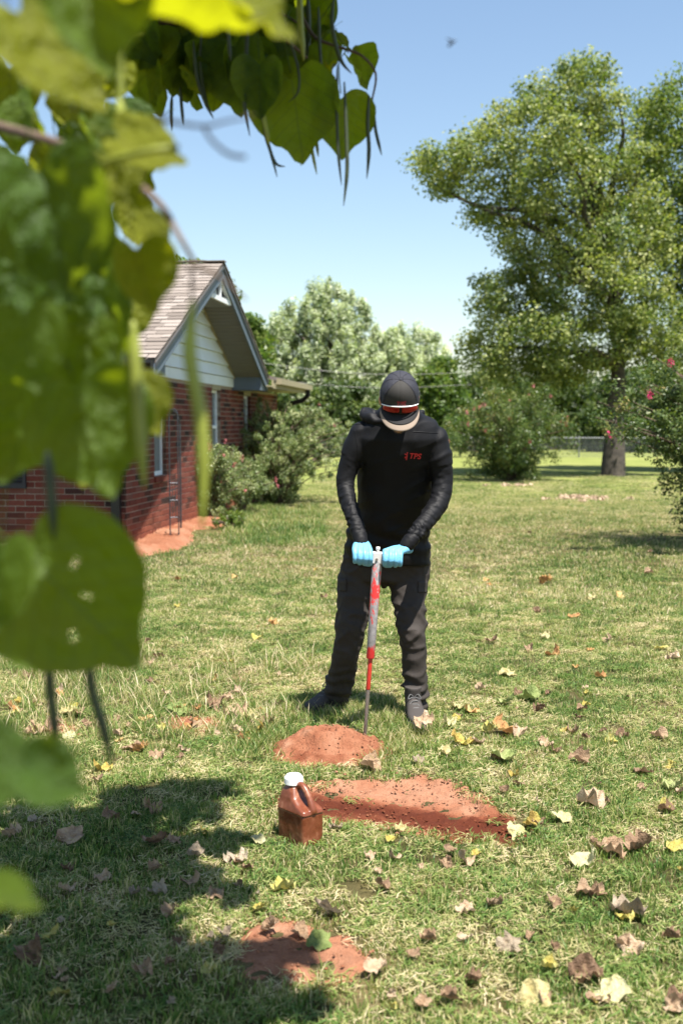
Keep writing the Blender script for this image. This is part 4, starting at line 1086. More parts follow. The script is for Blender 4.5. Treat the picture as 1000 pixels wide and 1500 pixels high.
for a_ in (-.98, .98, 0, 1.75, -1.75, 2.45, -2.45, math.pi):
    g = Geo(); g.tube([capp(a_, v/16*.98, 1.018) for v in range(17)], .0016 if a_ else .001, 6); g.build('seam', M['cap_mesh' if a_ else 'cap_front'], cap)
def brim_pt(i, j, nu, nv, dz=0):
    a = -1.16+2.32*i/nu; t = j/nv
    x0, y0 = CA*math.sin(a)*1.0, -CB*math.cos(a); ext = .086*math.cos(a*1.18)**.55 if abs(a*1.18) < 1.56 else 0
    x = x0+ext*t*math.sin(a)*.25; y = y0-ext*t
    z = -.002-.9*x*x*1.6-.012*t*t-.10*(t*ext)*.5
    return hd(ctr[0]+x, ctr[1]+y, ctr[2]+z+dz)
nu, nv = 36, 12
def brim_mesh(t0, t1, dz, name, mat, parent, th):
    V = [brim_pt(i, t0*nv+(t1-t0)*nv*j/nv, nu, nv, dz) for j in range(nv+1) for i in range(nu+1)]
    F = [(j*(nu+1)+i, j*(nu+1)+i+1, (j+1)*(nu+1)+i+1, (j+1)*(nu+1)+i) for j in range(nv) for i in range(nu)]
    g = Geo(); g.add(V, F); o = g.build(name, mat, parent, True); s = o.modifiers.new('s', 'SOLIDIFY'); s.thickness = th; s.offset = 0; return o
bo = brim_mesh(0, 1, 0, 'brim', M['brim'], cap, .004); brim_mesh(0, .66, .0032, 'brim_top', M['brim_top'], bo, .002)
# print on the cap front (mostly hidden by the glasses)
def text_mesh(txt, size, shear=.25, bold=.0, extr=.0008, res=3):
    c = bpy.data.curves.new('t', 'FONT'); c.body = txt; c.size = size; c.shear = shear; c.offset = bold; c.align_x = 'CENTER'; c.align_y = 'CENTER'; c.extrude = extr; c.resolution_u = res
    o = bpy.data.objects.new('t', c); col.objects.link(o); dg = bpy.context.evaluated_depsgraph_get(); me = bpy.data.meshes.new_from_object(o.evaluated_get(dg)); bpy.data.objects.remove(o); return me
tm = text_mesh('TPS', .032, .25, .0015)
for v in tm.vertices:
    x, y, z = v.co; a_ = x/CA*.95; vv = .30+y/.115*.62; p = capp(a_, max(.02, vv), 1.022+z*2); v.co = p
tm.materials.append(M['dark_red_print']); link('cap_print', tm, cap)
# sunglasses parked above the brim
sg = bpy.data.objects.new('sunglasses', None); col.objects.link(sg); sg.parent = man
def gl(a, v, k): return capp(a, v, k)
GV = lambda a: .25-.20*(a/1.05)**2
g = Geo(); P = [gl(-1.08+2.16*i/30, GV(-1.08+2.16*i/30), 1.07) for i in range(31)]
g.tube(P, [.0024+.0012*(1-abs(i-15)/15) for i in range(31)], 8); g.build('frame', M['gl_white'], sg, True)
for s in (-1, 1):
    g = Geo(); g.tube([gl(s*(1.08+.6*i/6), .04+.10*i/6, 1.07-.03*i/6) for i in range(7)], .0016, 6); g.build('temple', M['black_metal'], sg, True)
    V = [gl(s*(.06+.88*i/12), GV(s*(.06+.88*i/12))-.012-.14*j/6*(1-(i/12-.4)**2*.9), 1.07+.06*math.sin(j/6*1.4)) for j in range(7) for i in range(13)]
    F = [(j*13+i, j*13+i+1, (j+1)*13+i+1, (j+1)*13+i) for j in range(6) for i in range(12)]
    g = Geo(); g.add(V, F); o = g.build('lens', M['red_lens'], sg, True); m_ = o.modifiers.new('s', 'SOLIDIFY'); m_.thickness = .002
# --- chest print
tm = text_mesh('TPS', .037, .28, .0012, .001)
cams = tom((0, 0, CH)); 
def on_chest(px, py, off=.0045):
    q = SH(px, py, 5.5); dd = (q-cams).normalized(); h = bvh.ray_cast(cams, dd); return (h[0] if h[0] is not None else q)-dd*off
for v in tm.vertices:
    x, y, z = v.co; v.co = on_chest(607.0+x*297, 668.6-y*297+x*18, .004+z*1.2)
tm.materials.append(M['red_print']); link('chest_print', tm, shirt)
g = Geo(); 
for pts in ([(595.6, 662.5), (597.2, 662.5), (595.6, 674), (594.0, 674)], [(592.6, 664.2), (595.2, 665.6), (595.0, 667.2), (592.4, 665.6)], [(592.2, 669.0), (594.6, 668.6), (594.4, 670.2), (592.4, 671.6)]):
    g = Geo(); g.add([on_chest(*p, .004) for p in pts], [(0, 1, 2, 3)]); g.build('chest_emblem', M['red_print'], shirt)
# --- shoes
def shoe(ank, toe, side):
    a = Vector(ank)-mo_; t = Vector(toe)-mo_; d = (t-a); d.z = 0; d.normalize(); s = Vector((d.y, -d.x, 0)); up = Vector((0, 0, 1))
    Rt = Matrix((s, d, up)).transposed(); z0 = hgt(toe[0], toe[1])+.014
    O = Vector((a.x, a.y, z0))-d*.03
    def L(x, y, z): return O+Rt @ Vector((x, y, z))
    def ring(y, w_, z0_, z1_, cx=0): 
        return [L(cx+w_*math.copysign(abs(math.cos(q))**.85, math.cos(q)), y, (z0_+z1_)/2+(z1_-z0_)/2*math.copysign(abs(math.sin(q))**.7, math.sin(q))) for q in [2*math.pi*i/20 for i in range(20)]]
    g = Geo(); g.loft([ring(-.075, .020, .03, .06), ring(-.065, .033, .018, .085), ring(-.03, .038, .016, .105), ring(.02, .040, .016, .108), ring(.06, .042, .016, .092), ring(.10, .046, .014, .075), ring(.145, .049, .014, .062), ring(.18, .046, .014, .055), ring(.205, .034, .016, .044), ring(.216, .016, .02, .034)])
    g.tube([L(0, -.015, .07), L(0, -.005, .16)], [.042, .045], 16)
    me = organic(g, .006, 3); me.materials.append(M['shoe']); so = link('shoe', me, man)
    g = Geo(); out = [(-.080, .018), (-.07, .034), (-.02, .040), (.04, .040), (.10, .048), (.15, .052), (.19, .047), (.213, .032), (.224, .012)]
    P = [L(w_, y, 0) for y, w_ in out]+[L(-w_, y, 0) for y, w_ in reversed(out)]; g.prism(P, (0, 0, .026)); g.build('sole', M['sole'], so)
    for k in range(5):
        y = .035+.022*k; z = .107-.0115*k*1.05
        g = Geo(); sg_ = 1 if k % 2 else -1
        g.tube([L(-.026, y-.006*sg_, z-.012), L(-.012, y, z+.002), L(.012, y+.004*sg_, z+.002), L(.026, y+.008*sg_, z-.012)], .0028, 6); g.build('lace', M['lace'], so)
    g = Geo()
    for sx in (-1, 1): g.tube(spline([L(0, .03, .11), L(.02*sx, .035, .125), L(.032*sx, .045, .105), L(.012*sx, .035, .108)], 4), .0025, 6)
    g.build('lace', M['lace'], so)
shoe(G(482, 1036), G(434, 1052), -1)
shoe(G(606, 1056), G(621, 1084), 1)
# --- tool: T handled soil probe
tp = W(552.5, 817, 5.345); tip = G(534, 1080)
probe = empty('soil_probe', tip, 'scuffed red and silver T handled soil probe pushed into the ground', 'soil probe')
tv = (tip-tp); TLn = tv.length; tdir = tv.normalized()
def along(s): return tp-tip+tdir*s
def _paint():
    m, nt, b = new_mat('worn_red_paint_on_steel')
    n = noise_tex(nt, 34, 6, rough=.8, stretch=(1, 1, .4)); t = nt.nodes.new('ShaderNodeTexCoord'); sp = nt.nodes.new('ShaderNodeSeparateXYZ'); nt.links.new(t.outputs['Object'], sp.inputs[0])
    big = noise_tex(nt, 5, 2)
    # red survives near the foot of the sleeve and in a long scuffed patch on its upper half
    z = sp.outputs[2]
    up = mth(nt, 'SUBTRACT', 1, mth(nt, 'MULTIPLY', mth(nt, 'ABSOLUTE', mth(nt, 'SUBTRACT', z, .69)), 6), clamp=True)
    lo = mth(nt, 'SUBTRACT', 1, mth(nt, 'MULTIPLY', mth(nt, 'ABSOLUTE', mth(nt, 'SUBTRACT', z, .395)), 16), clamp=True)
    side = mth(nt, 'MULTIPLY', mth(nt, 'ADD', big, 0), 1)
    f = mth(nt, 'ADD', n, mth(nt, 'ADD', mth(nt, 'MULTIPLY', up, .19), mth(nt, 'MULTIPLY', lo, .22)))
    k = nt.nodes.new('ShaderNodeMapRange'); k.inputs[1].default_value = .60; k.inputs[2].default_value = .64; nt.links.new(f, k.inputs[0])
    nt.links.new(mixc(nt, k.outputs[0], ramp(nt, noise_tex(nt, 60, 4), [(.3, (.19, .18, .185)), (.7, (.34, .325, .33))]), (.62, .03, .03)), b.inputs['Base Color'])
    b.inputs['Roughness'].default_value = .5; return m
M['wornred'] = _paint()
M['red_rod'] = simple('red_painted_rod', (.50, .035, .022), .45, var=.25, scale=20)
M['steel_rod'] = simple('dull_steel_rod', (.22, .19, .17), .45, metal=.6, var=.35, scale=25)
M['alu'] = simple('cast_aluminium', (.62, .60, .58), .45, metal=.2, var=.08, scale=20)
def sleeve(s0, s1, r0, r1, name, mat, n=20):
    g = Geo(); g.tube([along(s0), along(s0+.004), along(s1-.004), along(s1)], [r0*.93, r0, r1, r1*.93], n); return g.build(name, mat, probe, True)
def s_of(py):  # distance along the tool of a picture row
    best = min(range(0, 1001), key=lambda k: abs(_proj(tip+along(TLn*k/1000))[1]-py)); return TLn*best/1000
def _proj(p):
    q = Vector(p)-Vector((0, 0, CH)); f = Vector((0, _c, -_s)); u = Vector((0, _s, _c)); D = q.dot(f); return 500+FPX*q.x/D, 750-FPX*q.dot(u)/D
s1, s2, s3 = s_of(964), s_of(1010), TLn+.04
sleeve(.012, s1, .0235, .0195, 'slide_sleeve', M['wornred']); sleeve(s1-.01, s2, .0105, .0105, 'upper_rod', M['red_rod'], 12); sleeve(s2-.002, s3, .0092, .0085, 'lower_rod', M['steel_rod'], 12)
g = Geo(); Rz = Matrix.Identity(3); Zt = -tdir; Xt = Vector((1, 0, 0)); Xt = (Xt-Zt*Xt.dot(Zt)).normalized(); Yt = Zt.cross(Xt); TM = Matrix((Xt, Yt, Zt)).transposed()
g.box(along(0), (.025, .022, .028), TM); o = g.build('socket', M['alu'], probe); bv = o.modifiers.new('b', 'BEVEL'); bv.width = .005; bv.segments = 3
g = Geo(); g.tube([along(-.025), along(-.036), along(-.038), along(-.052)], [.007, .007, .011, .009], 12); g.build('end_bolt', M['alu'], probe, True)
g = Geo(); c0 = along(.006)+TM @ Vector((-.004, -.020, 0)); g.tube([c0, c0+TM @ Vector((0, -.007, 0))], .0065, 12); g.build('bolt', M['steel_rod'], probe)
g = Geo(); g.tube([along(0)+TM @ Vector((-.112, 0, .0)), along(0)+TM @ Vector((.112, 0, -.0))], .0125, 16); g.build('handle_bar', M['alu'], probe, True)
# --- gloved hands closed round the bar
def hand(sx, wrist, fore):
    """sx -1: on the picture's left of the socket.  Local: x along the bar away from the socket, y away from camera, z up"""
    O = tp-mo_
    def L(x, y, z): return O+Vector((sx*x, y, z))+TM @ Vector((0, 0, 0))
    bar = TM @ Vector((sx, 0, 0))
    def P(x, y, z): return O+bar*x+Vector((0, y, z))
    g = Geo(); wr = Vector(wrist)-mo_
    xs_ = [.036, .061, .086, .109]; rad = [.0114, .0118, .0114, .0102]; ln = [1.0, 1.06, 1.0, .86]
    for x, r_, l_ in zip(xs_, rad, ln):
        K = P(x, -.014, .034); A = P(x-.001, -.034*l_, .020); A2 = P(x-.002, -.042*l_, -.004); Bq = P(x-.002, -.030, -.024*l_); C = P(x-.002, -.006, -.030*l_); D = P(x-.001, .014, -.022)
        S = spline([K, A, A2, Bq, C, D], 5); RR = lerp_list([r_*1.22, r_*1.16, r_*1.1, r_*1.04, r_*.98, r_*.85], 5); g.tube(S, RR, 12); g.ball(S[0], RR[0], 12, 8); g.ball(S[-1], RR[-1], 12, 8)
        g.ball(A2, r_*1.2, 10, 8)
        # metacarpal ridge to the wrist
        Wp = wr+Vector((sx*(x-.072)*.5, .004, -.014)); M1 = K.lerp(Wp, .5)+Vector((0, -.002, .004)); g.tube([K, M1, Wp], [r_*1.25, .0185, .023], 12); g.ball(K, r_*1.25, 12, 8)
    # palm heel behind the bar and thumb closing underneath beside the socket
    g.tube([P(.045, .014, .020), P(.070, .020, .022), P(.10, .016, .020)], [.020, .024, .018], 12)
    T = spline([wr+Vector((-sx*.012, .005, -.022)), P(.044, .026, .012), P(.034, .022, -.014), P(.036, .002, -.033), P(.052, -.020, -.033)], 5); g.tube(T, lerp_list([.017, .0165, .0135, .0118, .0092], 5), 12); g.ball(T[-1], .0092, 10, 8)
    g.tube([wr+Vector((0, 0, -.02)), wr, wr+(Vector(fore)-Vector(wrist)).normalized()*.02], [.029, .029, .027], 16)
    me = organic(g, .0034, 2, .4); me.materials.append(M['glove']); return link('glove', me, man)
hand(-1, W(529.5, 794, 5.395), W(524, 776, 5.43)); hand(1, W(594, 800, 5.395), W(605, 787, 5.41))

# ------------------------------------------------------------------ brown jug
JB = G(440, 1228); jz = hgt(JB.x, JB.y)
jug = empty('jug', (JB.x, JB.y, jz), 'dusty brown plastic jug with a white screw cap standing beside the dug soil', 'jug', rz=R(-49))
def _jugmat():
    m, nt, b = new_mat('dusty_brown_plastic'); n = noise_tex(nt, 14, 5); n2 = noise_tex(nt, 40, 5, stretch=(1, 1, .75))
    dust = mth(nt, 'MULTIPLY', n, n2)
    c = ramp(nt, dust, [(.14, (.115, .028, .012)), (.28, (.165, .048, .022)), (.42, (.30, .13, .075))]); nt.links.new(c, b.inputs['Base Color'])
    nt.links.new(ramp(nt, n, [(.35, (.22, .22, .22)), (.7, (.5, .5, .5))]), b.inputs['Roughness']); bump(nt, b, noise_tex(nt, 18, 2), .25, .01); return m
M['jug'] = _jugmat()
def rrect(cx, cy, hx, hy, z, r=.012, n=5):
    out = []
    for sx, sy, a0 in ((1, 1, 0), (-1, 1, 90), (-1, -1, 180), (1, -1, 270)):
        for k in range(n):
            a = R(a0+90*k/(n-1)); out.append(Vector((cx+sx*(hx-r)+r*math.cos(a), cy+sy*(hy-r)+r*math.sin(a), z)))
    return out
HX, HY = .078, .050
g = Geo(); g.loft([rrect(0, 0, HX-.006, HY-.006, -.012), rrect(0, 0, HX-.003, HY-.003, -.004), rrect(0, 0, HX-.002, HY-.002, .06), rrect(0, 0, HX-.002, HY-.002, .108)]); me = organic(g, .003, 4)
me.materials.append(M['jug']); link('lower_body', me, jug)
g = Geo(); g.loft([rrect(0, 0, HX-.004, HY-.004, .104), rrect(0, 0, HX+.001, HY+.001, .112, .014), rrect(-.002, 0, HX-.002, HY-.002, .124, .016), rrect(-.020, 0, HX-.020, HY-.006, .138, .018), rrect(-.034, 0, .044, .040, .156, .018), rrect(-.038, 0, .036, .034, .176, .02), rrect(-.038, 0, .028, .028, .19, .02)])
g.loft([rrect(.02, 0, .056, .030, .112), rrect(.015, 0, .05, .02, .130)])
g.tube([(-.038, 0, .18), (-.038, 0, .205)], .026, 20)
hp = spline([(-.022, 0, .186), (.004, 0, .200), (.030, 0, .188), (.052, 0, .160), (.068, 0, .128), (.068, 0, .115)], 5); g.tube(hp, lerp_list([.013, .0125, .0115, .0115, .0145, .016], 5), 14, flat=1.0)
me = organic(g, .0028, 4); me.materials.append(M['jug']); link('shoulder', me, jug)
g = Geo(); rr2 = []
for k, (z, r_) in enumerate([(.196, .0325), (.198, .0335), (.218, .0335), (.222, .032), (.226, .028), (.229, .026)]):
    rr2.append([Vector((-.038+(r_+(.0008 if (i % 2 and k in (1, 2)) else 0))*math.cos(2*math.pi*i/72), (r_+(.0008 if (i % 2 and k in (1, 2)) else 0))*math.sin(2*math.pi*i/72), z)) for i in range(72)])
g.loft(rr2); cp = g.build('cap', M['gl_white'], jug)
g = Geo(); rings = []
for z, r_ in ((.229, .023), (.2302, .022), (.2302, .006)): rings.append([Vector((-.038+r_*math.cos(2*math.pi*i/32), r_*math.sin(2*math.pi*i/32), z)) for i in range(32)])
g.loft(rings); g.build('cap_top', simple('aged_white_plastic', (.72, .70, .70), .4, var=.03), cp)
tm = text_mesh('CLOSE', .0085, 0, .0003, .0002)
for v in tm.vertices:
    x, y, z = v.co; a_ = -1.9+x/.0345; v.co = Vector((-.038+.0346*math.cos(a_), .0346*math.sin(a_), .208+y))
#
bpy.data.meshes.remove(tm)
# ------------------------------------------------------------------ fallen leaves
def leaf_out(kind, a):
    """radius of the leaf outline at angle a (0 = tip)"""
    if kind == 0:   # heart
        return .5*(1.0-.18*math.cos(2*a))*(1+.22*max(0, math.cos(a))**5+.38*max(0, math.cos(a))**40)*(1-.45*max(0, math.cos(a-math.pi))**14)
    if kind == 1:   # broad lobed
        return .5*(.86+.15*abs(math.cos(2.5*a))**.8+.12*max(0, math.cos(a))**3)*(1-.35*max(0, math.cos(a-math.pi))**10)
    return .5*(.55+.5*abs(math.cos(a))**1.5)
def leaf_mesh(kind, curl, seed, stem=.35, crinkle=.08, nr=5, na=28, torn=0):
    r = random.Random(seed); V = [Vector((0, 0, 0))]; off = Vector((r.random()*50, r.random()*50, 0)); F = []
    for j in range(1, nr+1):
        for i in range(na):
            a = 2*math.pi*i/na; q = leaf_out(kind, a)*j/nr*(1+.06*noise.noise(Vector((math.cos(a)*3, math.sin(a)*3, seed)))-(torn*max(0, noise.noise(Vector((math.cos(a)*2, math.sin(a)*2, seed+5)))) if j > nr*.6 else 0))
            x, y = q*math.sin(a), q*math.cos(a)
            V.append(Vector((x, y, 0)))
    for v in V:
        x, y = v.x, v.y; z = abs(x)*.28*curl+crinkle*noise.noise(Vector((x*5, y*5, 0))+off)*(.3+2*math.hypot(x, y))+curl*.9*(y*y*.7)*(1 if seed % 2 else -.6)+curl*1.1*x*x
        k = 1-.25*min(1, curl)*abs(x)*2; v.x = x*k; v.z = z
    for i in range(na): F.append((0, 1+i, 1+(i+1) % na))
    for j in range(nr-1):
        for i in range(na):
            F.append((1+j*na+i, 1+(j+1)*na+i, 1+(j+1)*na+(i+1) % na, 1+j*na+(i+1) % na))
    g = Geo(); g.add(V, F)
    if stem:
        P = [Vector((0, -.30, .01)), Vector((.02, -.5, .02)), Vector((.06*r.uniform(-1, 1), -.5-stem*.6, .03)), Vector((.2*r.uniform(-1, 1), -.5-stem, .0))]; g.tube(P, [.010, .010, .009, .010], 5)
    me = g.mesh('leaf'); me.polygons.foreach_set('use_smooth', [True]*len(me.polygons)); return me
def dead_mat(name, c1, c2, c3):
    m, nt, b = new_mat(name); n = noise_tex(nt, 2.2, 5); v = nt.nodes.new('ShaderNodeObjectInfo')
    f = mth(nt, 'ADD', n, mth(nt, 'MULTIPLY', mth(nt, 'SUBTRACT', v.outputs['Random'], .5), .3))
    c = ramp(nt, f, [(.32, c1), (.5, c2), (.68, c3)]); nt.links.new(c, b.inputs['Base Color']); b.inputs['Roughness'].default_value = .7
    tr = nt.nodes.new('ShaderNodeBsdfTranslucent'); nt.links.new(c, tr.inputs[0]); mx = nt.nodes.new('ShaderNodeMixShader'); mx.inputs[0].default_value = .22
    nt.links.new(b.outputs[0], mx.inputs[1]); nt.links.new(tr.outputs[0], mx.inputs[2]); nt.links.new(mx.outputs[0], nt.nodes['Material Output'].inputs[0]); bump(nt, b, noise_tex(nt, 9, 3), .5, .05); return m
DM = {'tan': dead_mat('dead_leaf_tan', (.30, .19, .11), (.43, .30, .19), (.52, .39, .27)), 'grey': dead_mat('dead_leaf_grey', (.24, .18, .125), (.34, .27, .19), (.42, .34, .25)),
      'brown': dead_mat('dead_leaf_brown', (.15, .085, .048), (.25, .155, .09), (.38, .26, .16)), 'yellow': dead_mat('fallen_leaf_yellow', (.34, .23, .05), (.44, .37, .08), (.44, .42, .14)),
      'pale yellow': dead_mat('fallen_leaf_pale', (.40, .33, .14), (.50, .45, .22), (.52, .49, .28)), 'orange': dead_mat('fallen_leaf_orange', (.34, .16, .06), (.48, .26, .09), (.56, .40, .16)),
      'green': dead_mat('fallen_leaf_green', (.15, .20, .05), (.24, .29, .09), (.34, .36, .15))}
DL = {}
for k in range(10):
    DL[k] = leaf_mesh([1, 0, 1][k % 3], [.15, .45, .9, .25, .65][k % 5], 100+k, .3 if k % 2 else .0, [.16, .26, .34][k % 3], torn=.25*(k % 2))
dmesh = {}
def fallen(px, py, w_, colr, label, group=None, k=None, z=0, tilt=None):
    p = G(px, py+w_*.12); zz = ground_z(p.x, p.y); s = w_/(FPX/math.hypot(p.x, p.y, CH))*.95
    k = random.randint(0, 9) if k is None else k
    if (k, colr) not in dmesh: m_ = DL[k].copy(); m_.name = 'leaf'; m_.materials.append(DM[colr]); dmesh[(k, colr)] = m_
    o = link('fallen_leaf', dmesh[(k, colr)]); o.scale = (s, s, s); o.location = (p.x, p.y, zz+.022+.05*s+z)
    o.rotation_euler = (random.gauss(0, .30) if tilt is None else tilt, random.gauss(0, .30), random.uniform(0, 6.283))
    tag(o, label, 'leaf', group); return o
NAMED = [
 (785,1468,50,'pale yellow','flat pale yellow leaf, lower of the two large yellow ones near the bottom edge',0), (893,1460,56,'pale yellow','largest pale yellow leaf with a brown curled rim, by a reddish brown leaf',3),
 (855,1436,50,'brown','crumpled reddish brown leaf tucked behind the largest pale yellow leaf',2), (922,1343,52,'grey','smooth greyish tan leaf bent over its own dark shadow at the right side',1),
 (857,1272,40,'pale yellow','pale folded leaf with a dark hollow standing in the right lawn',4), (747,1396,38,'grey','single pale grey leaf alone in the lower right lawn',5), (470,1388,38,'green','pale green leaf lying on the near bare soil patch',0),
 (478,1338,50,'grey','broad grey brown leaf just behind the near bare soil patch',3), (412,1308,38,'yellow','bright yellow leaf in front of the brown jug',1), (378,1237,24,'pale yellow','small star shaped yellow leaf left of the jug foot',6),
 (755,1222,34,'pale yellow','pale yellow leaf at the right tip of the dug trough',0), (779,1214,28,'yellow','dark yellow curled leaf beside the pale one at the trough tip',4), (822,1206,34,'pale yellow','pale leaf right of the dark yellow leaf beyond the trough tip',3),
 (862,1181,46,'tan','pinkish tan leaf heap of one large curled leaf right of the trough',2), (860,1317,32,'brown','small upright red brown leaf below the pale folded one',4), (895,1255,38,'tan','tan leaf cluster piece in the middle right lawn',2),
 (938,1250,42,'brown','brown and tan curled leaf by the right edge',7), (984,1384,26,'brown','dark curled leaf at the right edge above the bottom corner',2), (922,1400,40,'tan','flat tan leaf half sunk in grass below the greyish one',5),
 (549,1430,38,'tan','long curled tan leaf right of the near bare soil patch',9), (575,1238,20,'yellow','tiny yellow leaf just below the trough',4), (585,1222,20,'pale yellow','little yellowish leaf on the front rim of the trough',1),
 (540,1126,36,'tan','large tan leaf lying between the soil mound and the trough',4), (611,1121,20,'grey','small tan leaf on the far side of the trough',1), (262,1041,36,'green','bright pale green leaf lying left of the boots',0), (212,1057,28,'orange','bright orange leaf in the left lawn',3),
 (346,1043,40,'tan','broad pale tan leaf over the bare patch left of the boots',5), (314,1030,34,'brown','dark red brown curled leaf behind the pale tan one',2), (363,1054,24,'pale yellow','pale cream leaf in front of the broad tan one',1), (378,1078,30,'yellow','yellow leaf at the left foot of the soil mound',4),
 (392,1060,22,'brown','upright brown leaf above the yellow one by the mound',2), (288,1066,28,'tan','tan leaf resting on the small bare patch',8), (275,1073,16,'orange','small reddish leaf on the small bare patch',4), (193,1098,32,'tan','pale tan leaf folded in the left lawn',3), (213,1098,16,'orange','small rusty leaf touching the folded tan one',2), (230,1112,26,'tan','pinkish leaf in front of the rusty small one',5),
 (149,1132,30,'yellow','yellow leaf on the upper edge of the tree shade',1), (102,1083,20,'pale yellow','small whitish leaf left of the hanging pods',0), (104,1045,34,'pale yellow','faded yellow leaf at the left behind the hanging pods',3), (61,1073,38,'tan','tan leaf on the dusty patch at the far left',2),
 (103,1232,44,'tan','pale brown leaf with stalk in the left shade',3), (228,1240,42,'brown','brown leaf with a sunlit edge in the middle of the shade',9), (222,1192,34,'tan','grey tan leaf in the upper shade',2), (201,1200,16,'tan','tiny pinkish leaf in the upper shade',0), (162,1205,28,'brown','dark leaf in shade near the top',4),
 (345,1262,38,'grey','greyish leaf bridging shade and sun left of the yellow one',5), (210,1428,34,'tan','folded tan leaf deep in the lower shade',2), (90,1460,26,'yellow','small yellowish star leaf in the bottom shade',6), (346,1428,26,'green','pale green leaf in the shaded grass left of the near soil',0), (250,1345,26,'tan','small tan leaf with two tips in the shade',7), (75,1375,32,'yellow','dull yellow leaf at the left edge of the lower shade',3), (50,1400,50,'brown','large dark crumpled leaf heap at the left edge',2), (395,1366,30,'brown','brown leaf at the shade edge of the near soil',9), (437,1375,28,'tan','tan leaf standing on the near bare soil behind the green one',4),
 (735,1070,38,'orange','orange and yellow crumpled leaf right of the right boot',4), (762,1076,26,'tan','pale tan leaf touching the orange crumpled one',2), (714,1073,24,'yellow','small yellow leaf left of the orange crumpled one',7), (674,1090,34,'yellow','yellow brown folded leaf in front of the orange one',1), (698,1090,26,'tan','pinkish tan leaf right of the yellow brown folded one',5),
 (671,1034,26,'pale yellow','whitish leaf right of the trouser leg',0), (690,1041,26,'orange','rusty orange leaf beside the whitish one',8), (658,1060,26,'pale yellow','cream curled leaf close to the right boot',2), (652,1107,20,'pale yellow','small cream leaf in front of the right boot',1), (620,1076,34,'tan','tan leaf lying on the toe of the right boot',5),
 (745,985,28,'pale yellow','pale yellow leaf in the lawn level with the knees',0), (811,960,24,'orange','orange brown leaf in the right lawn level with the probe sleeve',4), (775,952,18,'brown','small two toned brown leaf left of the orange brown one',2), (720,942,24,'brown','dark brown curled leaf right of the knees',9), (797,935,16,'pale yellow','little white leaf in the right lawn above the brown ones',1),
 (840,906,20,'orange','pale orange leaf in the mid lawn',0), (907,874,20,'orange','round orange leaf near the right mid lawn',3), (865,876,20,'pale yellow','whitish leaf left of the round orange one',5), (800,852,22,'orange','orange brown leaf furthest out behind the man on the right',2), (950,841,14,'brown','tiny brown leaf in the far right lawn',4), (785,898,14,'brown','tiny dark leaf in the right lawn above the pale orange one',2),
 (735,1113,46,'green','wilted grey green leaf with folded sides in front of the orange one',9), (850,1117,32,'brown','dark curled brown leaf upright in the right lawn',2), (965,1082,26,'brown','dull brown leaf at the far right',4), (797,1091,24,'tan','small pale leaf in the middle of the right lawn',5), (987,1158,30,'green','lime green leaf by the right edge',1), (942,1136,30,'brown','flat brown leaf left of the lime green one',0), (880,1180,22,'tan','tan scrap right of the pinkish heap',8), (760,1155,20,'brown','little reddish leaf behind the trough',3), (790,1040,22,'brown','brown leaf behind the right lawn dark one',2), (852,1040,16,'brown','small rusty leaf in the right lawn behind the dark curled one',4),
 (776,1020,34,'green','fresh green leaf lying in the lawn right of the trousers',4), (742,1028,32,'green','second fresh green leaf joined to the first by the trousers',9), (968,952,22,'yellow','yellow and brown leaf at the right edge of the mid lawn',3), (984,964,24,'tan','pale tan leaf right of the yellow and brown one',5), (890,940,18,'tan','small tan leaf in the right mid lawn',2),
 (401,914,18,'orange','orange tan leaf left of the thighs',5), (378,938,18,'yellow','small yellow leaf in the longer grass left of the man',4), (232,965,20,'brown','rusty leaf in the longer grass at the left',9), (335,975,18,'yellow','yellow leaf in the longer grass midway to the boots',1), (45,992,26,'brown','dark brown leaf at the left edge by the hanging leaf',2), (474,878,12,'brown','tiny dark leaf just left of the knee',4), (876,1318,26,'brown','brown scrap right of the upright red brown leaf',2), (808,1332,26,'brown','dark brown leaf low in the grass of the right lawn',9), (680,1342,30,'tan','small tan leaf alone below the trough',5), (680,1270,28,'tan','pinkish tan leaf upright in the grass below the trough tip',4), (540,1262,18,'tan','tiny tan leaf in front of the trough',1), (775,1382,16,'tan','tan scrap above the pale grey leaf',2), (620,1482,26,'tan','tan leaf tip at the bottom edge',9), (990,1475,34,'brown','brown leaf in the bottom right corner',2), (870,1470,28,'brown','dark brown leaf edge under the largest yellow leaf',3), (990,1250,30,'yellow','bright lemon leaf touching the right edge',0), (492,1217,22,'grey','greyish leaf against the front of the jug',5), (20,1230,30,'tan','tan leaf in the shade at the left edge',2)]
for i, (px, py, w_, c, lab, k) in enumerate(NAMED):
    fallen(px, py, w_, c, lab, 'fallen leaves scattered on the lawn', k, z=(.055 if 'toe of the right boot' in lab else 0))
LM = [('the jug', 437, 1190), ('the soil mound', 485, 1095), ('the dug trough', 600, 1180), ('the left boot', 470, 1050), ('the right boot', 618, 1070), ('the near bare soil patch', 440, 1395), ('the two big yellow leaves', 840, 1465),
      ('the greyish bent leaf', 922, 1343), ('the pale folded leaf', 857, 1272), ('the wilted green leaf', 735, 1113), ('the lone grey leaf', 747, 1396), ('the hanging pods', 110, 1040), ('the shade edge yellow leaf', 149, 1132), ('the pale green leaf', 262, 1041),
      ('the round orange leaf', 907, 874), ('the fresh green leaves', 760, 1024), ('the pale brown shaded leaf', 103, 1232), ('the folded shaded leaf', 210, 1428), ('the dull brown edge leaf', 965, 1082), ('the garden trellis', 256, 792), ('the orange crumpled leaf', 735, 1070), ('the pale knee high leaf', 745, 985)]
used_l = {}
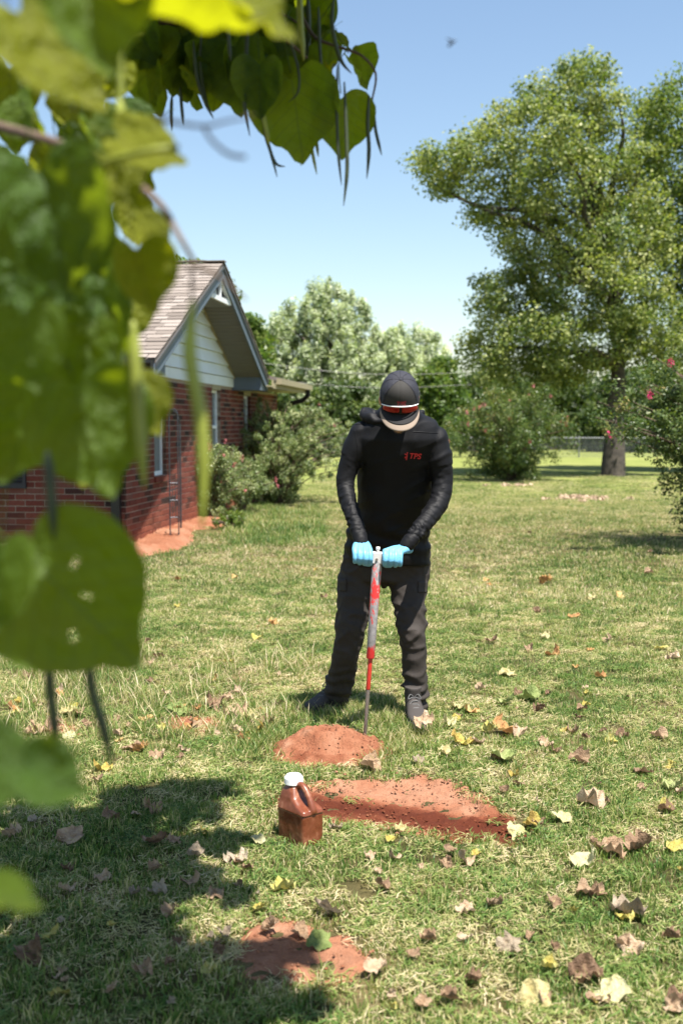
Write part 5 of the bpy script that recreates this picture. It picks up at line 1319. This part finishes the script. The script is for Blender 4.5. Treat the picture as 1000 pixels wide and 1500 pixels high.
def small(px, py, w_, c, k):
    nm, lx, ly = min(LM, key=lambda q: (q[1]-px)**2+((q[2]-py)*1.6)**2); dx, dy = px-lx, (py-ly)*1.6
    dr = ('right of' if dx > 0 else 'left of') if abs(dx) > 2*abs(dy) else ('in front of' if dy > 0 else 'behind') if abs(dy) > 2*abs(dx) else (('in front right of' if dx > 0 else 'in front left of') if dy > 0 else ('beyond and right of' if dx > 0 else 'beyond and left of'))
    ds = math.hypot(dx, dy); dd = 'close' if ds < 60 else ('further' if ds < 130 else 'well')
    st = {2: 'crumpled', 4: 'curled', 9: 'ragged', 7: 'torn', 1: 'folded', 8: 'flat'}[k]; sz = 'tiny' if w_ < 13 else ('small' if w_ < 20 else 'midsized')
    lab = f'{sz} {st} {c} leaf {dd} {dr} {nm}'; used_l[lab] = used_l.get(lab, 0)+1
    if used_l[lab] > 1: return
    fallen(px, py, w_, c, lab, 'small fallen leaves scattered on the lawn', k=k)
ZN = [('in the shaded grass at the lower left', lambda: (random.uniform(0, 400), random.uniform(1190, 1490)), 34, ['brown', 'tan', 'brown', 'grey', 'yellow']),
      ('among the long grass at the left', lambda: (random.uniform(0, 420), random.gauss(1040, 40)), 56, ['brown', 'tan', 'tan', 'yellow', 'orange']),
      ('in the sunny lower right lawn', lambda: (random.uniform(520, 1000), random.uniform(1230, 1490)), 26, ['brown', 'tan', 'brown', 'yellow']),
      ('in the lawn right of the trough', lambda: (random.uniform(640, 1000), random.uniform(1000, 1230)), 34, ['brown', 'tan', 'brown', 'yellow']),
      ('far out on the sunny lawn', lambda: (random.uniform(200, 1000), random.uniform(780, 1000)), 30, ['brown', 'orange', 'tan', 'yellow'])]
for zn, fn, n, cs in ZN:
    for k in range(n):
        px, py = fn(); c = random.choice(cs); sc_ = (py-620)/560; w_ = random.uniform(9, 26)*min(1.15, sc_)
        p = G(px, py)
        if in_house(p.x, p.y) or dist_poly(p.x, p.y, TROUGH) > 0 or (py < 980 and 480 < px < 640): continue
        small(px, py, w_, c, random.choice([2, 4, 9, 7, 1, 8]))

# ------------------------------------------------------------------ catalpa hanging over the camera side of the lawn
M['cat_leaf'] = None
def cat_mat(name, top, vein, tcol, trans):
    m, nt, b = new_mat(name); t = nt.nodes.new('ShaderNodeTexCoord'); sp = nt.nodes.new('ShaderNodeSeparateXYZ'); nt.links.new(t.outputs['Object'], sp.inputs[0])
    x, y = sp.outputs[0], sp.outputs[1]; ax = mth(nt, 'ABSOLUTE', x)
    mid = mth(nt, 'LESS_THAN', ax, .013)
    side = mth(nt, 'PINGPONG', mth(nt, 'SUBTRACT', y, mth(nt, 'MULTIPLY', ax, .75)), .075)
    sv = mth(nt, 'MULTIPLY', mth(nt, 'LESS_THAN', side, .008), .85)
    vn = mth(nt, 'MAXIMUM', mid, sv); n = noise_tex(nt, 5, 4)
    oi = nt.nodes.new('ShaderNodeObjectInfo'); base = mixc(nt, n, tuple(q*.75 for q in top), tuple(q*1.2 for q in top)); base = mixc(nt, mth(nt, 'MULTIPLY', oi.outputs['Random'], .5), base, tuple(q*.6 for q in top))
    c = mixc(nt, mth(nt, 'MULTIPLY', vn, .55), base, vein); nt.links.new(c, b.inputs['Base Color']); b.inputs['Roughness'].default_value = .5; b.inputs['Specular IOR Level'].default_value = .28
    tr = nt.nodes.new('ShaderNodeBsdfTranslucent'); tcn = mixc(nt, mth(nt, 'MULTIPLY', vn, .6), mixc(nt, n, tuple(q*.85 for q in tcol), tuple(min(1, q*1.15) for q in tcol)), tuple(q*.5 for q in tcol)); nt.links.new(tcn, tr.inputs[0])
    mx = nt.nodes.new('ShaderNodeMixShader'); mx.inputs[0].default_value = trans; nt.links.new(b.outputs[0], mx.inputs[1]); nt.links.new(tr.outputs[0], mx.inputs[2]); nt.links.new(mx.outputs[0], nt.nodes['Material Output'].inputs[0])
    bump(nt, b, mth(nt, 'ADD', mth(nt, 'MULTIPLY', vn, -1), n), .6, .05); return m
CM = [cat_mat('catalpa_leaf', (.075, .135, .016), (.12, .17, .045), (.34, .43, .008), .52), cat_mat('catalpa_leaf_yellowing', (.21, .235, .014), (.22, .22, .05), (.37, .39, .006), .55), cat_mat('catalpa_leaf_deep', (.05, .105, .018), (.07, .12, .04), (.25, .33, .012), .48)]
CL = []
for k in range(6):
    me = leaf_mesh(0, [.35, .6, .9, .25, .7, .5][k], 200+k, .45, [.07, .10, .14][k % 3], 8, 40); CL.append(me)
bm = bmesh.new(); bm.from_mesh(CL[0]); kill = [f for f in bm.faces if any(((f.calc_center_median()-Vector(h)).xy.length < r_) for h, r_ in (((-.20, -.05, 0), .03), ((-.08, .12, 0), .022), ((.24, -.12, 0), .025), ((.14, .25, 0), .018)))]
bmesh.ops.delete(bm, geom=kill, context='FACES'); me = CL[0].copy(); bm.to_mesh(me); bm.free(); CL.append(me)
clm = {}
cat = empty('catalpa_tree', (-2.3, 1.9, 0), 'catalpa with big heart shaped leaves and hanging pods reaching in from the upper left', 'tree'); co = cat.location.copy()
def cleaf(p, s, tip, nrm, mi, k=None, name='leaf', lab=None):
    k = random.randint(0, 5) if k is None else k
    if (k, mi) not in clm: m_ = CL[k].copy(); m_.name = 'leaf'; m_.materials.append(CM[mi]); clm[(k, mi)] = m_
    o = link(name, clm[(k, mi)], cat); y = Vector(tip).normalized(); z = Vector(nrm); z = (z-y*z.dot(y)).normalized(); x = y.cross(z)
    o.matrix_local = Matrix.Translation(Vector(p)-co) @ Matrix((x, y, z)).transposed().to_4x4() @ Matrix.Diagonal((s*.92, s, s, 1)); 
    if lab: o['label'] = lab
    return o
random.seed(41)
def pxleaf(px, py, Y, size_px, ang_, mi, tilt=.5, k=None, yaw=0):
    """ang_: direction of the tip in degrees, 0 = down, 90 = picture right; tilt: how much the blade leans to the sky"""
    p = W(px, py, Y); s = size_px*Y/FPX/1.28; a = R(ang_); tip = Vector((math.sin(a), .25*tilt, -math.cos(a))); n = Vector((yaw, -1+.3*tilt, tilt*1.2))
    return cleaf(p, s, tip, n, mi, k)
# near, strongly blurred
for L in [(235,25,.95,330,80,1,.9,1), (60,60,1.0,260,40,1,.8,3), (330,-20,1.0,240,60,1,.8,0), (120,-20,.9,260,10,0,.6,1),
          (200,215,1.15,150,70,1,.6,3), (165,250,1.2,120,20,1,.5,0), (70,300,1.1,280,10,2,.5,2), (40,490,1.05,170,5,0,.4,0), (20,400,1.2,220,-10,2,.4,1),
          (125,610,1.15,250,15,0,.75,3), (45,600,1.25,220,-20,0,.6,1), (205,585,1.25,120,30,1,.5,0), (205,390,1.2,140,10,1,.6,1), (140,330,1.25,150,0,2,.4,2), (150,430,1.35,190,5,2,.5,4), (95,560,1.4,200,0,0,.5,5),
          (88,862,1.1,330,44,0,.2,6), (0,830,1.0,210,-10,0,.5,0), (60,1135,.78,150,60,2,.5,1), (-20,1120,.8,180,80,2,.3,3), (8,1315,.74,120,70,0,1.4,0), (130,500,1.3,170,-10,0,.5,4), (215,340,1.3,90,60,1,.6,0)]:
    pxleaf(*L[:7], k=L[7], yaw=random.uniform(-.3, .3))
# the mass behind them on the left
poly = [(0,90),(190,60),(215,150),(205,260),(190,330),(215,420),(180,520),(200,640),(60,670),(-40,660),(-60,90)]
for q in range(46):
    while True:
        x, y = random.uniform(-60, 215), random.uniform(70, 660)
        if in_poly(x, y, poly): break
    Y = random.uniform(1.4, 2.1); pxleaf(x, y, Y, random.uniform(110, 165)*1.5/Y, random.gauss(5, 25), random.choice([0, 0, 0, 2, 1, 1]), random.uniform(.2, .9), yaw=random.uniform(-.8, .8))
# the bough across the top, in focus
for L in [(500,168,2.8,122,2,0,.35,0), (432,150,2.75,170,8,0,.45,3), (400,118,2.85,120,-12,2,.5,1), (497,60,2.9,42,60,0,.8,0), (478,52,2.95,40,-50,0,.8,1), (520,95,2.9,75,35,0,.8,2), (345,95,2.8,140,4,2,.35,0), (320,100,2.85,120,-8,0,.4,3), (385,60,2.95,150,10,2,.4,1), (430,40,3.0,140,0,0,.4,5),
          (462,70,3.0,95,15,2,.4,0), (300,60,3.0,130,-5,2,.5,1), (265,95,2.9,105,10,2,.4,3), (240,70,2.9,120,-15,2,.5,0), (215,110,2.8,95,5,0,.5,2), (355,20,3.0,150,5,2,.5,3), (410,0,3.05,150,10,2,.5,0), (460,15,3.05,90,20,2,.6,1), (310,10,3.1,150,-5,2,.5,2), (255,25,3.0,140,0,2,.5,4), (225,140,2.9,60,20,0,.4,0), (380,175-60,2.7,110,0,2,.3,4), (476,108,2.95,70,-20,1,.5,2), (285,112,2.8,70,25,0,.4,5), (440,90,2.9,120,-25,2,.4,1)]:
    pxleaf(*L[:7], k=L[7], yaw=random.uniform(-.35, .35))
for q in range(26):
    x = random.uniform(190, 450); y = random.uniform(-10, 95-.05*abs(x-300)); pxleaf(x, y, random.uniform(2.7, 3.4), random.uniform(90, 140), random.gauss(0, 20), random.choice([2, 2, 0]), random.uniform(.2, .8), yaw=random.uniform(-.7, .7))
# pods
M['pod'] = simple('catalpa_pod_dark', (.035, .05, .018), .55, var=.4, scale=20); M['pod_green'] = simple('catalpa_pod_green', (.22, .25, .03), .5, var=.3, scale=14)
def pod(pts, Y, wpx, mat='pod'):
    P = [W(x, y, Y)-co for x, y in pts]; S = spline(P, 6); n_ = len(S); r0 = wpx*Y/FPX/2
    g = Geo(); g.tube(S, [r0*min(1, .35+3*i/n_)*min(1, .12+3.5*(n_-1-i)/n_) for i in range(n_)], 7); g.build('seed_pod', M[mat], cat, True)
for pts, Y, w_, m_ in [([(283,60),(288,110),(300,148),(313,174)],2.75,6,'pod'), ([(296,40),(293,90),(300,140),(306,160)],2.8,5,'pod'), ([(364,20),(360,90),(358,150),(366,200)],2.7,6,'pod'), ([(377,140),(377,165),(376,184)],2.8,4,'pod'), ([(383,150),(388,195),(397,225),(406,260)],2.75,5,'pod'), ([(387,160),(391,200),(403,238),(418,244)],2.8,4,'pod'), ([(384,160),(390,190),(394,212)],2.72,7,'pod_green'),
                         ([(436,185),(438,210),(441,243)],2.8,6,'pod_green'), ([(453,178),(456,215),(464,256)],2.8,5,'pod_green'), ([(460,180),(463,205),(466,230)],2.85,5,'pod_green'), ([(494,95),(493,160),(495,220),(500,272)],2.72,5,'pod'), ([(504,120),(507,200),(508,250),(503,302)],2.7,6,'pod'), ([(540,140),(538,180),(540,220),(537,262)],2.78,6,'pod'), ([(545,145),(549,185),(553,205),(559,228)],2.8,5,'pod'), ([(264,128),(266,155),(269,184)],2.8,5,'pod'), ([(252,140),(251,165),(252,192)],2.8,5,'pod'),
                         ([(490,-10),(486,25),(490,60),(500,90),(515,108)],2.7,6,'pod'), ([(438,-10),(440,40),(445,90)],2.7,10,'pod_green'), ([(466,10),(468,70),(472,120)],2.75,5,'pod'), ([(450,-10),(452,50),(446,110)],2.9,7,'pod'), ([(412,10),(425,60),(437,105),(436,135),(422,150)],2.7,4,'pod'), ([(200,280),(202,300),(199,325)],2.2,6,'pod'), ([(212,280),(215,300),(214,310)],2.2,4,'pod'),
                         ([(283,440),(278,520),(292,600),(298,680),(296,775)],1.1,21,'pod_green'), ([(195,470),(200,560),(205,640),(212,715)],1.15,20,'pod_green'), ([(72,950),(74,1010),(80,1060),(83,1105)],1.15,16,'pod'), ([(130,955),(135,1010),(150,1060),(165,1120)],1.15,16,'pod'), ([(175,140),(178,200),(175,260)],1.2,16,'pod_green'), ([(70,660),(75,720),(80,790)],1.1,16,'pod'), ([(330,0),(335,60),(338,90)],2.6,6,'pod'), ([(178,500),(182,560),(190,640)],1.3,9,'pod')]: pod(pts, Y, w_, m_)
# boughs and twigs
def bough(pts, r0, r1, n=6, nm='branch', mat='twig'):
    P = [Vector(p)-co for p in pts]; S = spline(P, 5); g = Geo(); g.tube(S, [r0+(r1-r0)*i/(len(S)-1) for i in range(len(S))], n); return g.build(nm, M[mat], cat, True)
PW = lambda L: [W(*q) for q in L]
bough([(-2.3, 1.9, -.2), (-2.28, 1.92, .6), (-2.2, 1.9, 1.4), (-2.1, 1.95, 2.2)], .17, .12, 14, 'trunk', 'bark')
bough([(-2.12, 1.93, 2.1), (-1.6, 2.2, 2.9), (-.9, 2.6, 3.1), (-.3, 2.9, 3.0), (.1, 3.1, 2.95)], .08, .015, 10); bough([(-2.15, 1.9, 1.9), (-1.6, 1.7, 2.5), (-1.0, 1.6, 2.45), (-.55, 1.55, 2.25)], .06, .012, 8)
bough([(-2.1, 1.95, 2.15), (-2.2, 1.2, 3.2), (-1.9, .6, 3.9)], .08, .02, 10); bough([(-2.1, 1.95, 2.15), (-2.4, 3.0, 3.3), (-2.0, 3.9, 4.1)], .08, .02, 10); bough([(-2.15, 1.9, 1.5), (-1.5, 1.5, 1.75), (-.9, 1.3, 1.7), (-.45, 1.2, 1.55)], .03, .006, 8)
bough(PW([(150,40,2.9),(300,28,2.85),(370,24,2.8),(420,60,2.78),(450,85,2.8)]), .012, .003); bough(PW([(440,20,2.9),(462,55,2.85),(500,70,2.8),(530,82,2.8),(550,108,2.8),(545,145,2.8)]), .005, .0022); bough(PW([(370,25,2.85),(410,20,2.85),(445,40,2.85)]), .004, .002)
bough(PW([(-20,180,1.4),(70,205,1.3),(130,228,1.3),(190,262,1.25),(235,300,1.2),(262,345,1.15),(285,385,1.15)]), .007, .0022); bough(PW([(285,385,1.15),(320,405,1.15),(345,425,1.15),(362,440,1.15)]), .0022, .0012)
bough(PW([(225,170,1.0),(260,180,1.0),(300,185,1.0),(330,178,1.0),(370,170,1.0)]), .0022, .0009); bough(PW([(298,184,1.0),(310,205,1.0),(335,226,1.0),(360,230,1.0)]), .0018, .0018); bough(PW([(60,280,1.15),(120,250,1.1),(200,225,1.05),(262,215,1.05)]), .004, .003, 6, 'petiole', 'pod_green'); bough(PW([(282,385,1.12),(281,420,1.11),(283,450,1.1)]), .0018, .0018)
bough(PW([(175,-10,1.2),(176,70,1.2),(178,150,1.2)]), .004, .003, 6, 'petiole', 'pod_green'); bough(PW([(60,40,1.1),(120,90,1.1),(110,160,1.15)]), .004, .003, 6, 'petiole', 'pod_green')
# the rest of the crown, above and left of the view: it casts the shade on the lower left
SHD = [(-60,1175),(60,1150),(150,1128),(230,1150),(300,1152),(350,1165),(395,1178),(380,1205),(300,1225),(350,1245),(370,1290),(395,1320),(385,1345),(370,1372),(440,1382),(490,1392),(440,1425),(425,1470),(380,1540),(-120,1560),(-200,1300)]
SP = [G(*q).xy for q in SHD]; C = []
r_ = random.Random(9); tries = 0
while len(C) < 230 and tries < 9000:
    tries += 1; px = r_.uniform(-200, 500); py = r_.uniform(1130, 1560); g_ = G(px, py)
    d = dist_poly(g_.x, g_.y, SP)
    if d < .05: continue
    z = r_.uniform(2.5, 3.9); p = g_+TS*(z/TS.z)
    if p.z < CH+.385*p.y+.14: continue
    if noise.noise(Vector((g_.x*3.6, g_.y*3.6, 4))) > .21: continue
    C.append(p-co)
g = Geo(); lc = []
base = leaf_mesh(0, .5, 777, .4, .1, 2, 12)
for c in C:
    for k in range(3):
        p = c+Vector((r_.gauss(0, .05), r_.gauss(0, .05), r_.gauss(0, .08))); s = r_.uniform(.13, .2)
        mt = Matrix.Translation(p) @ Matrix.Rotation(r_.uniform(0, 6.28), 4, 'Z') @ Matrix.Rotation(r_.gauss(.2, .45), 4, 'X') @ Matrix.Diagonal((s, s, s, 1))
        g.add([mt @ v.co for v in base.vertices], [tuple(q.vertices) for q in base.polygons])
for k in range(520):
    p = Vector((r_.gauss(-2.3, .9), r_.gauss(1.4, 1.3), r_.uniform(2.6, 5.0)))
    if p.z < CH+.385*p.y+.2 and p.x > -.34*p.y-.35: continue
    if p.x > -.9: continue
    s = r_.uniform(.14, .22); mt = Matrix.Translation(p-co) @ Matrix.Rotation(r_.uniform(0, 6.28), 4, 'Z') @ Matrix.Rotation(r_.gauss(.2, .6), 4, 'X') @ Matrix.Diagonal((s, s, s, 1))
    g.add([mt @ v.co for v in base.vertices], [tuple(q.vertices) for q in base.polygons])
g.build('foliage', CM[0], cat, True)['kind'] = 'stuff'

# ------------------------------------------------------------------ small insect in the air
bp = W(662, 62, 1.6); bee = empty('flying_wasp', bp, 'tiny dark winged insect flying in the blue sky above', 'insect', rz=R(30))
g = Geo(); g.ball((0, 0, 0), (.0022, .0028, .0022), 10, 8); g.ball((0, -.0042, .0004), .0017, 8, 6); g.ball((0, .0055, -.0014), (.0021, .0045, .0020), 10, 8, Matrix.Rotation(R(-20), 3, 'X')); g.build('abdomen', M['black_metal'], bee, True)
for s in (-1, 1):
    g = Geo(); V = [Vector((0, 0, .0015)), Vector((s*.004, -.002, .003)), Vector((s*.008, 0, .004)), Vector((s*.0075, .003, .004)), Vector((s*.003, .003, .0025))]; g.prism(V, (0, 0, .0002)); g.build('wing', M['lace'], bee)
